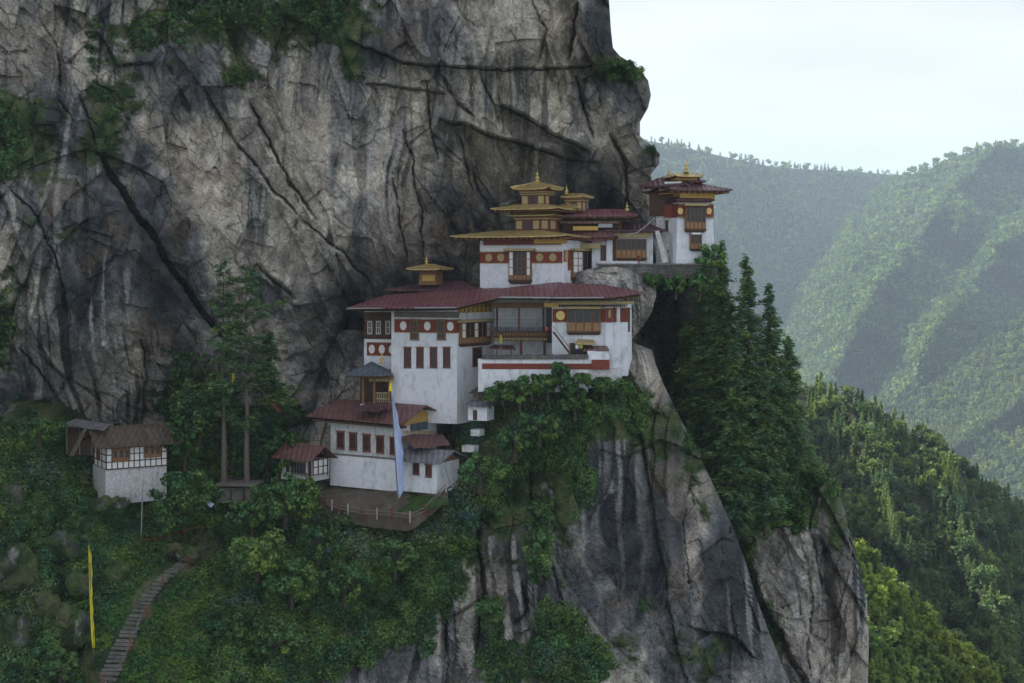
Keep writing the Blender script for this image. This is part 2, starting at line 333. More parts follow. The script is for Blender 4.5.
# ------------------------------------------------------------------ the cliffs
e1 = interp([(-900, 596), (-100, 604), (0, 609), (30, 611), (48, 613), (56, 620), (66, 636), (80, 648), (95, 651), (108, 648), (122, 640), (136, 640), (146, 652), (154, 660), (164, 659), (174, 651), (186, 652), (215, 657), (265, 661), (400, 664), (560, 680)])
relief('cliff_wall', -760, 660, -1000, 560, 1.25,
  [(-260, -50, 190), (-260, 300, 176), (-760, -50, 120), (-760, 300, 112), (-760, 560, 110), (-260, 560, 165), (0, -20, 201), (100, 0, 207), (200, 0, 210), (330, 0, 211), (400, 0, 209), (450, 0, 206), (560, 0, 203), (608, 0, 206),  # unseen left end added and brought forward to keep sun off the slope
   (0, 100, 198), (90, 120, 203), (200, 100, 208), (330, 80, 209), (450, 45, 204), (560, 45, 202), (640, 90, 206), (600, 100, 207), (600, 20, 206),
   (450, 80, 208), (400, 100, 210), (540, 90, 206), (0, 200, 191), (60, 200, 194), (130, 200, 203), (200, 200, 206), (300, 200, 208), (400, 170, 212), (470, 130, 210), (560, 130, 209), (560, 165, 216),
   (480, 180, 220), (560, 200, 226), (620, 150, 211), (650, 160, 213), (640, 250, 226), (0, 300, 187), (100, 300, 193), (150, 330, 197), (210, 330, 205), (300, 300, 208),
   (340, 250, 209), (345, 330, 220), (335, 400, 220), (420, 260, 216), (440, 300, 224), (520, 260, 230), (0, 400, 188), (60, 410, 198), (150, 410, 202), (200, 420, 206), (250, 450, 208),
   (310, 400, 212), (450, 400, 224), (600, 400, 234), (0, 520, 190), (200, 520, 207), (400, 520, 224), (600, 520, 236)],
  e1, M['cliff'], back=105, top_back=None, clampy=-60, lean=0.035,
  cracks=[([(92, 150), (120, 195), (150, 240), (180, 290), (212, 330), (232, 350)], 9, 7, 2.0, 30),
          ([(80, 95), (95, 150)], 4, 2, 0.8, 12),
          ([(205, 90), (225, 130), (250, 160), (275, 195), (300, 218)], 4, 3, 0.8, 16),
          ([(248, 100), (268, 140), (290, 185), (322, 222)], 4, 3.5, 1.0, 16),
          ([(255, 262), (275, 280), (296, 300)], 3, 2.0, -0.9, 10),
          ([(300, 218), (345, 255), (372, 290)], 3, 2.0, 0.8, 10),
          ([(345, 38), (400, 62), (450, 66), (520, 68), (566, 68), (600, 62)], 2.6, 3.5, -1.1, 14),
          ([(365, 85), (420, 90), (450, 92)], 2, 1.5, -0.5, 10),
          ([(480, 70), (490, 100), (500, 125)], 2.2, 2.0, 0.7, 8),
          ([(440, 75), (455, 100), (475, 118)], 5, 3.0, 0.8, 12),
          ([(425, 80), (432, 130), (438, 160)], 2.2, 1.8, 0.6, 9),
          ([(495, 104), (530, 120), (565, 138), (590, 150)], 3, 2.4, -2.2, 14),
          ([(440, 116), (470, 128), (520, 142), (560, 158), (600, 160)], 3, 2.6, -2.4, 16),
          ([(575, 78), (583, 110), (592, 140)], 4, 3.2, 1.0, 12),
          ([(580, 0), (575, 30), (567, 62)], 4, 3.2, -1.8, 14),
          ([(530, 0), (545, 30), (535, 66)], 3, 1.4, 0.5, 9),
          ([(470, 160), (480, 190), (505, 230)], 3.5, 2.6, 0.8, 12),
          ([(456, 130), (466, 165), (476, 195)], 2.5, 2.0, 0.8, 9),
          ([(402, 130), (415, 180), (420, 230), (425, 260)], 3, 2.2, 1.2, 12),
          ([(390, 170), (398, 225), (408, 260)], 2, 1.6, 0.5, 9),
          ([(608, 130), (622, 165), (628, 215)], 5, 3.0, 0.8, 12),
          ([(350, 310), (338, 345), (322, 390), (318, 430)], 10, 6, 2.0, 20),
          ([(140, 338), (146, 380), (140, 420)], 4, 2.5, 0.8, 12),
          ([(40, 20), (60, 50), (58, 100), (75, 125)], 2.5, 1.6, 0.6, 12),
          ([(0, 180), (40, 220), (60, 280), (70, 330)], 3, 1.8, 0.6, 14),
          ([(20, 350), (45, 380), (65, 410)], 4, 2.6, 0.9, 14)],
  ext=[(390, 200, 45, 70, 0.35), (300, 150, 30, 60, 0.5), (530, 30, 40, 34, 0.5), (220, 200, 35, 50, 0.5), (150, 210, 40, 50, 0.5)],
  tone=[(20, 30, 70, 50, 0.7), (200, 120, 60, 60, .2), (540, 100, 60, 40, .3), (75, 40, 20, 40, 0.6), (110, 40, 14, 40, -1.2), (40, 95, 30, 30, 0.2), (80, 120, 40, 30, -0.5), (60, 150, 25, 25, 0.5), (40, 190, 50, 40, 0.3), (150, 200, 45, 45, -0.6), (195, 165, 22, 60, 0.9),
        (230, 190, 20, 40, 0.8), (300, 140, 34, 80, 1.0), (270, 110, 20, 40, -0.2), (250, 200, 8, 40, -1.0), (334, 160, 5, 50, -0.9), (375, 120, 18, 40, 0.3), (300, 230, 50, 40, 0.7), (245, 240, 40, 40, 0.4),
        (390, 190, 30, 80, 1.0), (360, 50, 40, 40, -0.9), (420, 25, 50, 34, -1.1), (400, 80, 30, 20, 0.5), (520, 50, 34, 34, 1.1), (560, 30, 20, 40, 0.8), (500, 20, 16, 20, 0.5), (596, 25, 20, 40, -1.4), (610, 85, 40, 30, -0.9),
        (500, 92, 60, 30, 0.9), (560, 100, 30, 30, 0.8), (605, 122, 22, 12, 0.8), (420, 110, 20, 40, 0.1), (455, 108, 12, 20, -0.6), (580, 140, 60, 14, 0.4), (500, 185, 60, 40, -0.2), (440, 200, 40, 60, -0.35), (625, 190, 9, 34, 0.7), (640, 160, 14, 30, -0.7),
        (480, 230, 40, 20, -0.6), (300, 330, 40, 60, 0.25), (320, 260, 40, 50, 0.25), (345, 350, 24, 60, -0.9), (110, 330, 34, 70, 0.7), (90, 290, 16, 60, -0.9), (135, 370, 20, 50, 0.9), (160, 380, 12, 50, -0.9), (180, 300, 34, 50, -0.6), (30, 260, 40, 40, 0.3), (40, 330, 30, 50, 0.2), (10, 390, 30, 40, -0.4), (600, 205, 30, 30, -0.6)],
  streak=[(390, 170, 40, 90, 1.0), (250, 200, 22, 60, 1.0), (110, 340, 50, 90, 0.9), (110, 40, 22, 50, 1.0), (540, 30, 40, 40, 0.35), (300, 150, 30, 60, 0.15), (150, 390, 20, 50, 1)],
  ochre=[(450, 235, 70, 24, 0.7), (390, 265, 40, 14, 0.5), (150, 130, 20, 30, 0.4), (20, 40, 60, 40, 0.35), (20, 85, 16, 14, 0.5), (570, 30, 14, 40, 0.6), (310, 120, 26, 60, 0.25), (500, 170, 30, 14, 0.3)],
  moss=[(230, 20, 110, 40, 0.6), (0, 140, 60, 60, 0.9), (120, 90, 30, 70, 0.6), (330, 20, 60, 30, 0.8), (620, 70, 34, 18, 1.0), (240, 75, 30, 20, 0.7), (100, 140, 20, 40, 0.6), (60, 230, 30, 60, 0.4), (0, 320, 40, 60, 0.7), (350, 60, 20, 30, 0.6), (650, 150, 12, 8, 0.6)])

e2 = interp([(330, 606), (340, 628), (350, 652), (365, 656), (385, 664), (410, 676), (450, 697), (520, 730), (560, 745), (600, 757), (640, 772), (683, 790), (760, 820), (1000, 900)])
CT2 = [(-260, 430, 172), (-260, 683, 140), (0, 430, 184), (50, 440, 189), (110, 495, 187), (180, 492, 191), (0, 500, 178), (100, 540, 178), (200, 540, 184), (0, 600, 168), (100, 600, 170), (160, 600, 172), (200, 600, 172),
   (0, 683, 158), (100, 683, 160), (200, 683, 160), (300, 683, 165), (250, 488, 197), (250, 540, 184), (300, 540, 182), (300, 600, 173), (-100, 900, 130), (300, 900, 140), (700, 900, 160), (900, 900, 168),
   (320, 500, 190), (330, 482, 196), (370, 514, 187), (430, 514, 186), (450, 488, 188), (400, 497, 192), (460, 472, 191), (370, 545, 182), (430, 545, 181), (370, 600, 175), (430, 600, 177), (400, 683, 171),
   (480, 470, 187), (500, 430, 189), (520, 395, 192), (480, 412, 195), (470, 440, 193), (560, 385, 190), (600, 380, 189), (640, 370, 191), (560, 450, 184), (620, 450, 184), (680, 450, 190), (500, 500, 183), (560, 520, 181),
   (640, 520, 181), (710, 520, 188), (470, 560, 180), (500, 600, 178), (600, 600, 176), (700, 600, 180), (750, 600, 187), (480, 683, 175), (600, 683, 172), (700, 683, 175), (780, 683, 184),
   (330, 440, 206), (400, 440, 206), (440, 410, 206), (560, 350, 206), (640, 345, 202), (480, 370, 206), (600, 330, 212), (250, 450, 207), (200, 450, 203), (0, 380, 194), (100, 440, 200), (400, 340, 215), (100, 340, 215), (0, 340, 205)]
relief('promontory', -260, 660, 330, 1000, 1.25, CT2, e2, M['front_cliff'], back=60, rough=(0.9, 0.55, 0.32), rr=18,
  cracks=[([(610, 345), (640, 420), (655, 520), (668, 600), (690, 700)], 2.5, 0.6, -0.5, 20),
          ([(690, 470), (682, 540), (690, 600)], 3, 1.0, 1.0, 16),
          ([(478, 500), (474, 540), (482, 600), (476, 660)], 6, 2.6, 0.8, 14),
          ([(520, 580), (528, 610), (512, 622)], 3, 1.2, 0.6, 8),
          ([(525, 440), (533, 520), (560, 600), (575, 690)], 4, 1.6, 0.8, 16),
          ([(440, 600), (448, 650), (440, 700)], 5, 2.0, 0.8, 12),
          ([(690, 625), (740, 640), (755, 660)], 3, 0.8, -0.8, 12),
          ([(40, 480), (60, 540), (50, 600), (70, 660)], 6, 1.6, 0.6, 14)],
  ext=[(160, 640, 60, 60, 0.2), (170, 600, 40, 40, 0.25), (380, 500, 70, 18, 0.08), (610, 500, 60, 120, 0.55), (60, 450, 80, 60, 0.6), (140, 650, 50, 70, 0.25)],
  tone=[(640, 380, 30, 24, 0.5), (650, 480, 40, 80, -0.8), (600, 500, 60, 110, -1.0), (720, 590, 50, 80, -0.8), (640, 560, 60, 70, -1.0), (590, 600, 60, 60, -.7), (760, 620, 30, 60, -.4), (698, 620, 6, 60, 0.7), (690, 550, 7, 24, 1.3), (690, 470, 14, 50, 0.2), (470, 530, 12, 50, 1.0), (455, 640, 30, 60, 0.7), (520, 560, 34, 70, -0.5), (500, 650, 40, 50, 0.1),
        (560, 430, 50, 40, -0.2), (700, 660, 50, 30, -1.0), (620, 610, 40, 60, 0.1), (30, 540, 60, 60, 0.0), (70, 640, 40, 50, 0.1), (350, 660, 60, 30, -0.3), (650, 400, 20, 60, 0.4)],
  streak=[(600, 500, 100, 140, 0.25), (520, 560, 30, 90, 0.5), (455, 640, 30, 60, 0.8)],
  ochre=[(620, 378, 22, 16, 0.8), (470, 540, 14, 50, 0.4), (640, 420, 20, 40, 0.2)],
  moss=[(150, 560, 170, 140, 0.9), (60, 450, 100, 60, 1.0), (60, 640, 90, 60, 0.75), (380, 560, 120, 60, 1.0), (500, 450, 60, 60, 1.0), (560, 400, 60, 40, 1.0), (600, 410, 60, 40, 0.7), (565, 470, 20, 70, 0.75), (690, 430, 30, 60, 0.4), (710, 660, 40, 30, 0.35), (520, 520, 30, 50, 0.3), (655, 450, 30, 50, 0.35), (560, 650, 50, 50, 0.7), (640, 660, 80, 30, 0.3), (700, 500, 20, 60, 0.4), (320, 560, 80, 80, 0.8), (430, 500, 80, 26, 1), (200, 660, 60, 50, 1), (800, 620, 1, 1, 0)])

e3 = interp([(262, 722), (300, 734), (380, 750), (420, 775), (445, 800), (458, 812), (470, 824), (485, 834), (510, 845), (560, 857), (600, 867), (640, 869), (683, 868), (1000, 880)])
relief('far_spire', 560, 880, 264, 1000, 1.5,
  [(560, 264, 216), (620, 275, 216), (650, 268, 214), (700, 268, 213.5), (742, 268, 214), (650, 310, 224), (650, 360, 227), (680, 400, 224), (698, 300, 215), (715, 350, 214), (740, 330, 216), (735, 400, 212), (690, 350, 221),
   (700, 460, 210), (670, 460, 216), (760, 470, 208), (800, 460, 212), (760, 540, 205), (820, 540, 207), (740, 600, 208), (725, 560, 212), (800, 600, 203), (860, 600, 206), (800, 683, 200), (860, 683, 204), (640, 450, 224), (560, 450, 230), (770, 683, 206), (560, 700, 225), (800, 1000, 185), (600, 1000, 200)],
  e3, M['front_cliff'], back=70, top_back=50, rr=20, rough=(1.2, 0.8, 0.4),
  cracks=[([(735, 540), (760, 600), (790, 660), (810, 700)], 6, 4.0, -0.5, 14), ([(820, 480), (810, 530), (822, 600)], 3, 1.6, 0.6, 14), ([(676, 290), (682, 400)], 6, 4.0, 0.6, 16), ([(800, 540), (812, 620), (806, 690)], 3, 1.2, 0.5, 10)],
  tone=[(700, 330, 14, 60, 0.6), (712, 390, 14, 30, 0.8), (660, 330, 24, 60, -1.0), (800, 600, 60, 70, 0.5), (850, 560, 22, 60, 0.1), (780, 480, 40, 30, 0.1), (848, 470, 20, 30, -0.4), (835, 600, 12, 40, -0.3)],
  ochre=[(705, 360, 20, 60, 0.8), (800, 660, 20, 30, 0.5), (840, 620, 14, 40, 0.25)],
  streak=[(800, 600, 60, 90, 0.4)],
  moss=[(700, 430, 60, 60, 1), (780, 500, 50, 34, 0.7), (835, 520, 26, 60, 0.5), (770, 640, 20, 40, 0.8), (720, 280, 80, 14, 1), (815, 466, 20, 16, 1)])

# ------------------------------------------------------------------ far hills
HILLS = {}
FS = 2.1     # the far hills stand this much farther away than their first layout
def hill(name, px, py, ctrl, ridges, amp, nx=170, ny=120, crest=None, seed=0, sc=260, far=False):
    """slope built from a crest line (row of the picture and distance) down to below the frame, with spurs and gullies"""
    f = tps(ctrl); cols = np.linspace(px[0], px[1], nx); tt = np.linspace(0, 1, ny)
    T, C = np.meshgrid(tt, cols, indexing='ij')
    top = crest(C); PY = top + (py - top) * T
    D = f(C, PY); X = (C - 512) / F * D; Z = -(PY - HZ) / F * D
    w = np.clip(T * 7, 0, 1)
    if far: D = D * FS; X = X * FS; Z = Z * FS; amp = amp * FS; sc = sc * FS; ridges = [(a_, b_, c_ * FS) for a_, b_, c_ in ridges]
    n = 1 - np.abs(fbm((X + 0.55 * Z) / sc, Z / (sc * 2.2), X * 0, 4, seed)) * 2.4
    D = D - amp * n * w + amp * .5
    for (pl, wd, dp) in ridges:
        d, s, t = segdist(C + 6 * vnoise(C / 14, PY / 14, C * 0, seed + 3), PY, pl)
        D = D - dp * np.exp(-d / wd)
    P = np.stack([(C - 512) / F * D, D, -(PY - HZ) / F * D], -1)
    bk = [np.stack([P[0, :, 0], P[0, :, 1] + q, P[0, :, 2] - 0.5 * q], -1) for q in (900, 500, 250, 100, 40)]
    PP = np.concatenate([np.stack(bk, 0), P], 0)
    nr, nc = PP.shape[:2]; idx = np.arange(nr * nc).reshape(nr, nc)
    q = np.stack([idx[:-1, :-1], idx[1:, :-1], idx[1:, 1:], idx[:-1, 1:]], -1).reshape(-1, 4)
    o = mesh_np(name, PP.reshape(-1, 3), q, 4, M['forest_floor'], smooth=True); tag(o, kind='structure')
    HILLS[name] = dict(px=C, py=PY, P=P); return o
cA = interp([(300, 120), (600, 136), (655, 142), (700, 151), (760, 165), (800, 169), (850, 171), (905, 176), (960, 190), (1300, 260)])
hill('distant_hill', (200, 1300), 560, [(200, 120, 1900), (200, 560, 1300), (540, 140, 2250), (700, 150, 2550), (900, 175, 3000), (1100, 200, 3300), (600, 560, 1500), (800, 400, 2200), (900, 560, 2050), (1200, 560, 2400), (700, 300, 2150)],
     [([(760, 165), (800, 200), (810, 260)], 14, 40), ([(700, 150), (720, 220), (760, 300)], 22, 60), ([(850, 172), (870, 200)], 16, 40)], 110, crest=cA, seed=101, far=True)
cB = interp([(700, 470), (740, 420), (780, 330), (820, 262), (850, 220), (880, 190), (905, 176), (930, 169), (950, 158), (975, 151), (1000, 146), (1100, 150), (1300, 190)])
hill('right_hill', (740, 1400), 560, [(760, 400, 2000), (850, 230, 2250), (905, 176, 2400), (1000, 146, 2350), (1300, 180, 2300), (780, 560, 1500), (1000, 560, 1350), (1300, 560, 1300), (1000, 350, 1800), (900, 380, 1780)],
     [([(1000, 148), (945, 200), (905, 260), (870, 300), (835, 370), (800, 440)], 15, 220), ([(1060, 200), (1000, 250), (960, 300), (930, 340), (915, 385), (870, 430)], 13, 220), ([(925, 170), (890, 230), (850, 270)], 10, 80), ([(965, 210), (950, 260)], 10, 130)], 240, crest=cB, seed=131, far=True)
cC = interp([(780, 520), (850, 440), (880, 416), (905, 402), (930, 388), (960, 366), (1000, 336), (1024, 318), (1100, 280), (1400, 240)])
hill('near_right_ridge', (800, 1400), 700, [(800, 500, 1250), (900, 405, 1400), (1024, 320, 1450), (1300, 250, 1400), (850, 690, 900), (1100, 690, 900), (1300, 690, 900)],
     [([(1024, 400), (980, 430), (940, 460)], 12, 40)], 60, crest=cC, seed=151, sc=150, far=True)
cD = interp([(560, 380), (760, 384), (800, 388), (830, 398), (870, 414), (900, 430), (930, 447), (960, 470), (1000, 500), (1040, 528), (1200, 640)])
hill('forest_slope', (250, 1250), 900, [(250, 380, 640), (250, 900, 330), (560, 380, 640), (800, 388, 640), (900, 430, 640), (1000, 500, 630), (1200, 640, 620), (700, 900, 330), (1000, 900, 340), (1200, 900, 350), (850, 600, 500), (1000, 620, 520)],
     [([(940, 450), (960, 520), (985, 600), (1010, 690)], 16, 34), ([(850, 405), (880, 480), (900, 560)], 16, 30)], 30, crest=cD, seed=171, sc=90)
cE = interp([(700, 470), (780, 510), (830, 545), (868, 578), (890, 598), (915, 622), (950, 655), (985, 682), (1040, 730), (1150, 820)])
hill('lit_spur', (700, 1150), 1100, [(700, 480, 380), (868, 578, 375), (985, 682, 365), (1150, 820, 350), (750, 1100, 250), (950, 1100, 250), (1150, 1100, 250), (870, 760, 320)], [], 8, crest=cE, seed=191, sc=50)
g = mesh_np('valley_floor', [(-9000, -6000, -900), (9000, -6000, -900), (9000, 20000, -900), (-9000, 20000, -900)], [(0, 1, 2, 3)], 4, M['forest_floor']); tag(g, kind='structure')

# unseen mountain mass added behind the cliff to shade the forest slope
xs = np.linspace(-700, 26, 60); ys = np.linspace(400, 1100, 50); XX, YY = np.meshgrid(xs, ys, indexing='ij')
zz_ = 42 + (YY - 460) * .13 - np.clip((XX + 70) / 90, 0, 1.2) ** 1.5 * 420 - np.clip((462 - YY) / 32, 0, 1) * 500 - np.clip((YY - 900) / 200, 0, 1) * 420 + 22 * fbm(XX / 60, YY / 60, XX * 0, 4, 303)
idx = np.arange(XX.size).reshape(XX.shape); q = np.stack([idx[:-1, :-1], idx[1:, :-1], idx[1:, 1:], idx[:-1, 1:]], -1).reshape(-1, 4)
tag(mesh_np('shade_mountain', np.stack([XX, YY, zz_], -1).reshape(-1, 3), q, 4, M['forest_floor'], smooth=True), kind='structure')
# ------------------------------------------------------------------ building materials
M['white'] = plain('whitewash', (0.71, 0.735, 0.79), 0.9, 0.14, 1.5, dirt=((0.30, 0.29, 0.27), 0.8, 0.52, 0.6))
M['white_trim'] = plain('white_paint', (0.76, 0.76, 0.75), 0.8, 0.12, 3)
M['stone_white'] = plain('whitewashed_rubble', (0.56, 0.57, 0.58), 0.9, 0.35, 3.0, dirt=((0.20, 0.19, 0.18), 1.6, 0.52, 0.7))
M['frieze'] = plain('oxide_red', (0.20, 0.052, 0.034), 0.85, 0.25, 3)
M['red_wood'] = plain('red_painted_wood', (0.16, 0.050, 0.036), 0.75, 0.3, 4)
M['wood'] = plain('carved_wood', (0.235, 0.125, 0.065), 0.8, 0.5, 3.5)
M['carving'] = plain('carved_relief', (0.33, 0.20, 0.10), 0.8, 0.6, 6)
M['dark_wood'] = plain('dark_wood', (0.085, 0.05, 0.036), 0.85, 0.4, 3)
M['grey_wood'] = plain('weathered_wood', (0.17, 0.155, 0.135), 0.9, 0.35, 2.5)
M['dark'] = plain('window_dark', (0.02, 0.022, 0.026), 0.35, 0.2, 2, spec=0.5)
M['gold'] = plain('gilded_metal', (0.62, 0.47, 0.17), 0.42, 0.2, 2, metal=0.35, spec=0.5)
M['gold_roof'] = plain('gilded_roof', (0.46, 0.355, 0.14), 0.45, 0.45, 1.2, metal=0.45, spec=0.5)
M['ochre'] = plain('ochre_paint', (0.50, 0.33, 0.09), 0.8, 0.22, 2.5)
M['pale_ochre'] = plain('pale_ochre_paint', (0.44, 0.35, 0.18), 0.8, 0.45, 5)
M['steel'] = plain('bare_metal', (0.30, 0.32, 0.34), 0.6, 0.15, 2)
M['stone'] = ground_material('stone_masonry', (0.06, 0.06, 0.058), (0.14, 0.135, 0.125), (0.27, 0.26, 0.24))
M['earth'] = ground_material('bare_earth', (0.07, 0.058, 0.045), (0.12, 0.10, 0.078), (0.19, 0.165, 0.13))
M['grass'] = ground_material('short_grass', (0.018, 0.045, 0.010), (0.040, 0.085, 0.018), (0.075, 0.13, 0.03))
M['skin'] = plain('skin', (0.42, 0.26, 0.18)); M['hair'] = plain('hair', (0.02, 0.017, 0.015))
M['blue_cloth'] = plain('pale_blue_cloth', (0.42, 0.50, 0.72), 0.9, 0.15, 3)
M['yellow_cloth'] = plain('yellow_cloth', (0.70, 0.62, 0.05), 0.9, 0.15, 3)
def roof_metal(name, c, rust, sc=1.0):
    n = NB(name)
    wv = n.t.nodes.new('ShaderNodeTexWave'); wv.inputs['Scale'].default_value = 0.42; wv.inputs['Distortion'].default_value = 0.4
    n.L(n.mapv((1, 0.25, 0)), wv.inputs['Vector'])
    v = n.noise(0.5, det=6, rough=0.7)
    cc = n.mix(n.ramp(v, [(0.42, 0.0), (0.66, 0.85)]), c, rust)
    cc = n.mix(1.0, cc, n.ramp(n.noise(2.5, det=4), [(0.3, 0.72), (0.7, 1.22)]), 'MULTIPLY')
    cc = n.mix(1.0, cc, n.ramp(wv.outputs['Fac'], [(0.0, 0.62), (0.18, 1.0)]), 'MULTIPLY')
    n.b.inputs['Roughness'].default_value = 0.5; n.b.inputs['Specular IOR Level'].default_value = 0.4
    n.bump(wv.outputs['Fac'], 0.08)
    return n.col(cc)
M['roof_red'] = roof_metal('red_roof_sheet', (0.135, 0.040, 0.052), (0.21, 0.10, 0.105))
M['roof_dark'] = roof_metal('dark_red_roof_sheet', (0.085, 0.035, 0.048), (0.13, 0.07, 0.075))
M['roof_rust'] = roof_metal('rusty_roof_sheet', (0.17, 0.085, 0.085), (0.10, 0.045, 0.042))
M['roof_grey'] = roof_metal('grey_roof_sheet', (0.20, 0.22, 0.25), (0.12, 0.075, 0.07))
M['shingle'] = roof_metal('shingle_roof', (0.105, 0.075, 0.055), (0.05, 0.042, 0.036))
M['slate'] = roof_metal('slate_blue_roof', (0.10, 0.125, 0.16), (0.07, 0.08, 0.10))

class Fr:
    """vertical plane through the point seen at column px0 at distance Y, turned by ang degrees; s runs right, d runs out of the wall"""
    def __init__(s, px0, Y, ang, side=False):
        t = math.radians(ang); s.ang = ang
        s.O = np.array([(px0 - 512) / F * Y, Y])
        s.a = np.array([math.sin(t), math.cos(t)]) if side else np.array([math.cos(t), -math.sin(t)])
        s.n = np.array([math.cos(t), -math.sin(t)]) if side else np.array([-math.sin(t), -math.cos(t)])
    def S(s, px, d=0.0):
        u = np.array([(px - 512) / F, 1.0]); O = s.O + s.n * d
        A = np.array([[s.a[0], -u[0]], [s.a[1], -u[1]]]); r = np.linalg.solve(A, -O); return r[0]
    def Yat(s, px, d=0.0):
        k = s.S(px, d); return (s.O + s.n * d + s.a * k)[1]
    def Z(s, px, py, d=0.0): return -(py - HZ) / F * s.Yat(px, d)
    def P(s, S, z, d=0.0):
        q = s.O + s.a * S + s.n * d; return (q[0], q[1], z)
class MB:
    def __init__(s): s.v = []; s.f = []
    def poly(s, pts, faces):
        k = len(s.v); s.v += [tuple(map(float, p)) for p in pts]; s.f += [tuple(k + i for i in f) for f in faces]; return s
    def box(s, fr, s0, s1, z0, z1, d0, d1, tap=0.0, tz=0.0):
        """tap: the top is narrower by this much on either side and leans in"""
        p = [fr.P(s0, z0, d0), fr.P(s1, z0, d0), fr.P(s1, z0, d1), fr.P(s0, z0, d1), fr.P(s0 + tap, z1, d0), fr.P(s1 - tap, z1, d0), fr.P(s1 - tap, z1, d1 - tap), fr.P(s0 + tap, z1, d1 - tap)]
        return s.poly(p, [(0, 1, 2, 3), (4, 7, 6, 5), (0, 4, 5, 1), (1, 5, 6, 2), (2, 6, 7, 3), (3, 7, 4, 0)])
    def pb(s, fr, x0, y0, x1, y1, d0, d1, dref=None):
        dr = d1 if dref is None else dref; xm = (x0 + x1) / 2
        return s.box(fr, fr.S(x0, dr), fr.S(x1, dr), fr.Z(xm, y1, dr), fr.Z(xm, y0, dr), d0, d1)
    def bar(s, p, q, r, n=6, r2=None):
        p = Vector(p); q = Vector(q); r2 = r if r2 is None else r2; ax = (q - p).normalized()
        u = ax.orthogonal().normalized(); v = ax.cross(u); k = []
        for c, rr in ((p, r), (q, r2)):
            k += [c + (u * math.cos(t) + v * math.sin(t)) * rr for t in [2 * math.pi * i / n for i in range(n)]]
        return s.poly(k, [tuple(range(n))[::-1], tuple(range(n, 2 * n))] + [(i, (i + 1) % n, n + (i + 1) % n, n + i) for i in range(n)])
    def lathe(s, c, prof, n=10):
        k = []
        for (r, z) in prof: k += [(c[0] + r * math.cos(2 * math.pi * i / n), c[1] + r * math.sin(2 * math.pi * i / n), c[2] + z) for i in range(n)]
        fs = [tuple(range(n))[::-1]]
        for j in range(len(prof) - 1): fs += [(j*n + i, j*n + (i+1) % n, (j+1)*n + (i+1) % n, (j+1)*n + i) for i in range(n)]
        return s.poly(k, fs + [tuple(range((len(prof) - 1) * n, len(prof) * n))])
    def slab(s, pts, th):
        n = len(pts); lo = [(p[0], p[1], p[2] - th) for p in pts]
        return s.poly(list(pts) + lo, [tuple(range(n)), tuple(range(2 * n - 1, n - 1, -1))] + [(i, n + i, n + (i + 1) % n, (i + 1) % n) for i in range(n)])
    def disc(s, fr, S, z, rs, rz, d0, d1, n=16):
        k = [fr.P(S + rs * math.cos(2*math.pi*i/n), z + rz * math.sin(2*math.pi*i/n), d) for d in (d0, d1) for i in range(n)]
        return s.poly(k, [tuple(range(n)), tuple(range(2*n-1, n-1, -1))] + [(i, n+i, n+(i+1) % n, (i+1) % n) for i in range(n)])
    def build(s, name, mat, parent=None, label=None, recalc=True):
        base = Vector((0, 0, 0)); p = parent
        while p is not None: base += p.location; p = p.parent
        me = bpy.data.meshes.new(name); me.from_pydata([(a - base.x, b - base.y, c - base.z) for a, b, c in s.v], [], s.f); me.materials.append(mat)
        bm = bmesh.new(); bm.from_mesh(me); bmesh.ops.recalc_face_normals(bm, faces=bm.faces); bm.to_mesh(me); bm.free()
        o = bpy.data.objects.new(name, me); COL.objects.link(o)
        if parent: o.parent = parent
        if label: o['label'] = label
        return o
def thing(name, label, cat, loc, group=None):
    o = bpy.data.objects.new(name, None); COL.objects.link(o); o.location = loc; o.empty_display_size = 0.3
    return tag(o, label, cat, group)
def tmesh(mb, name, mat, label, cat, group=None): return tag(mb.build(name, mat), label, cat, group)

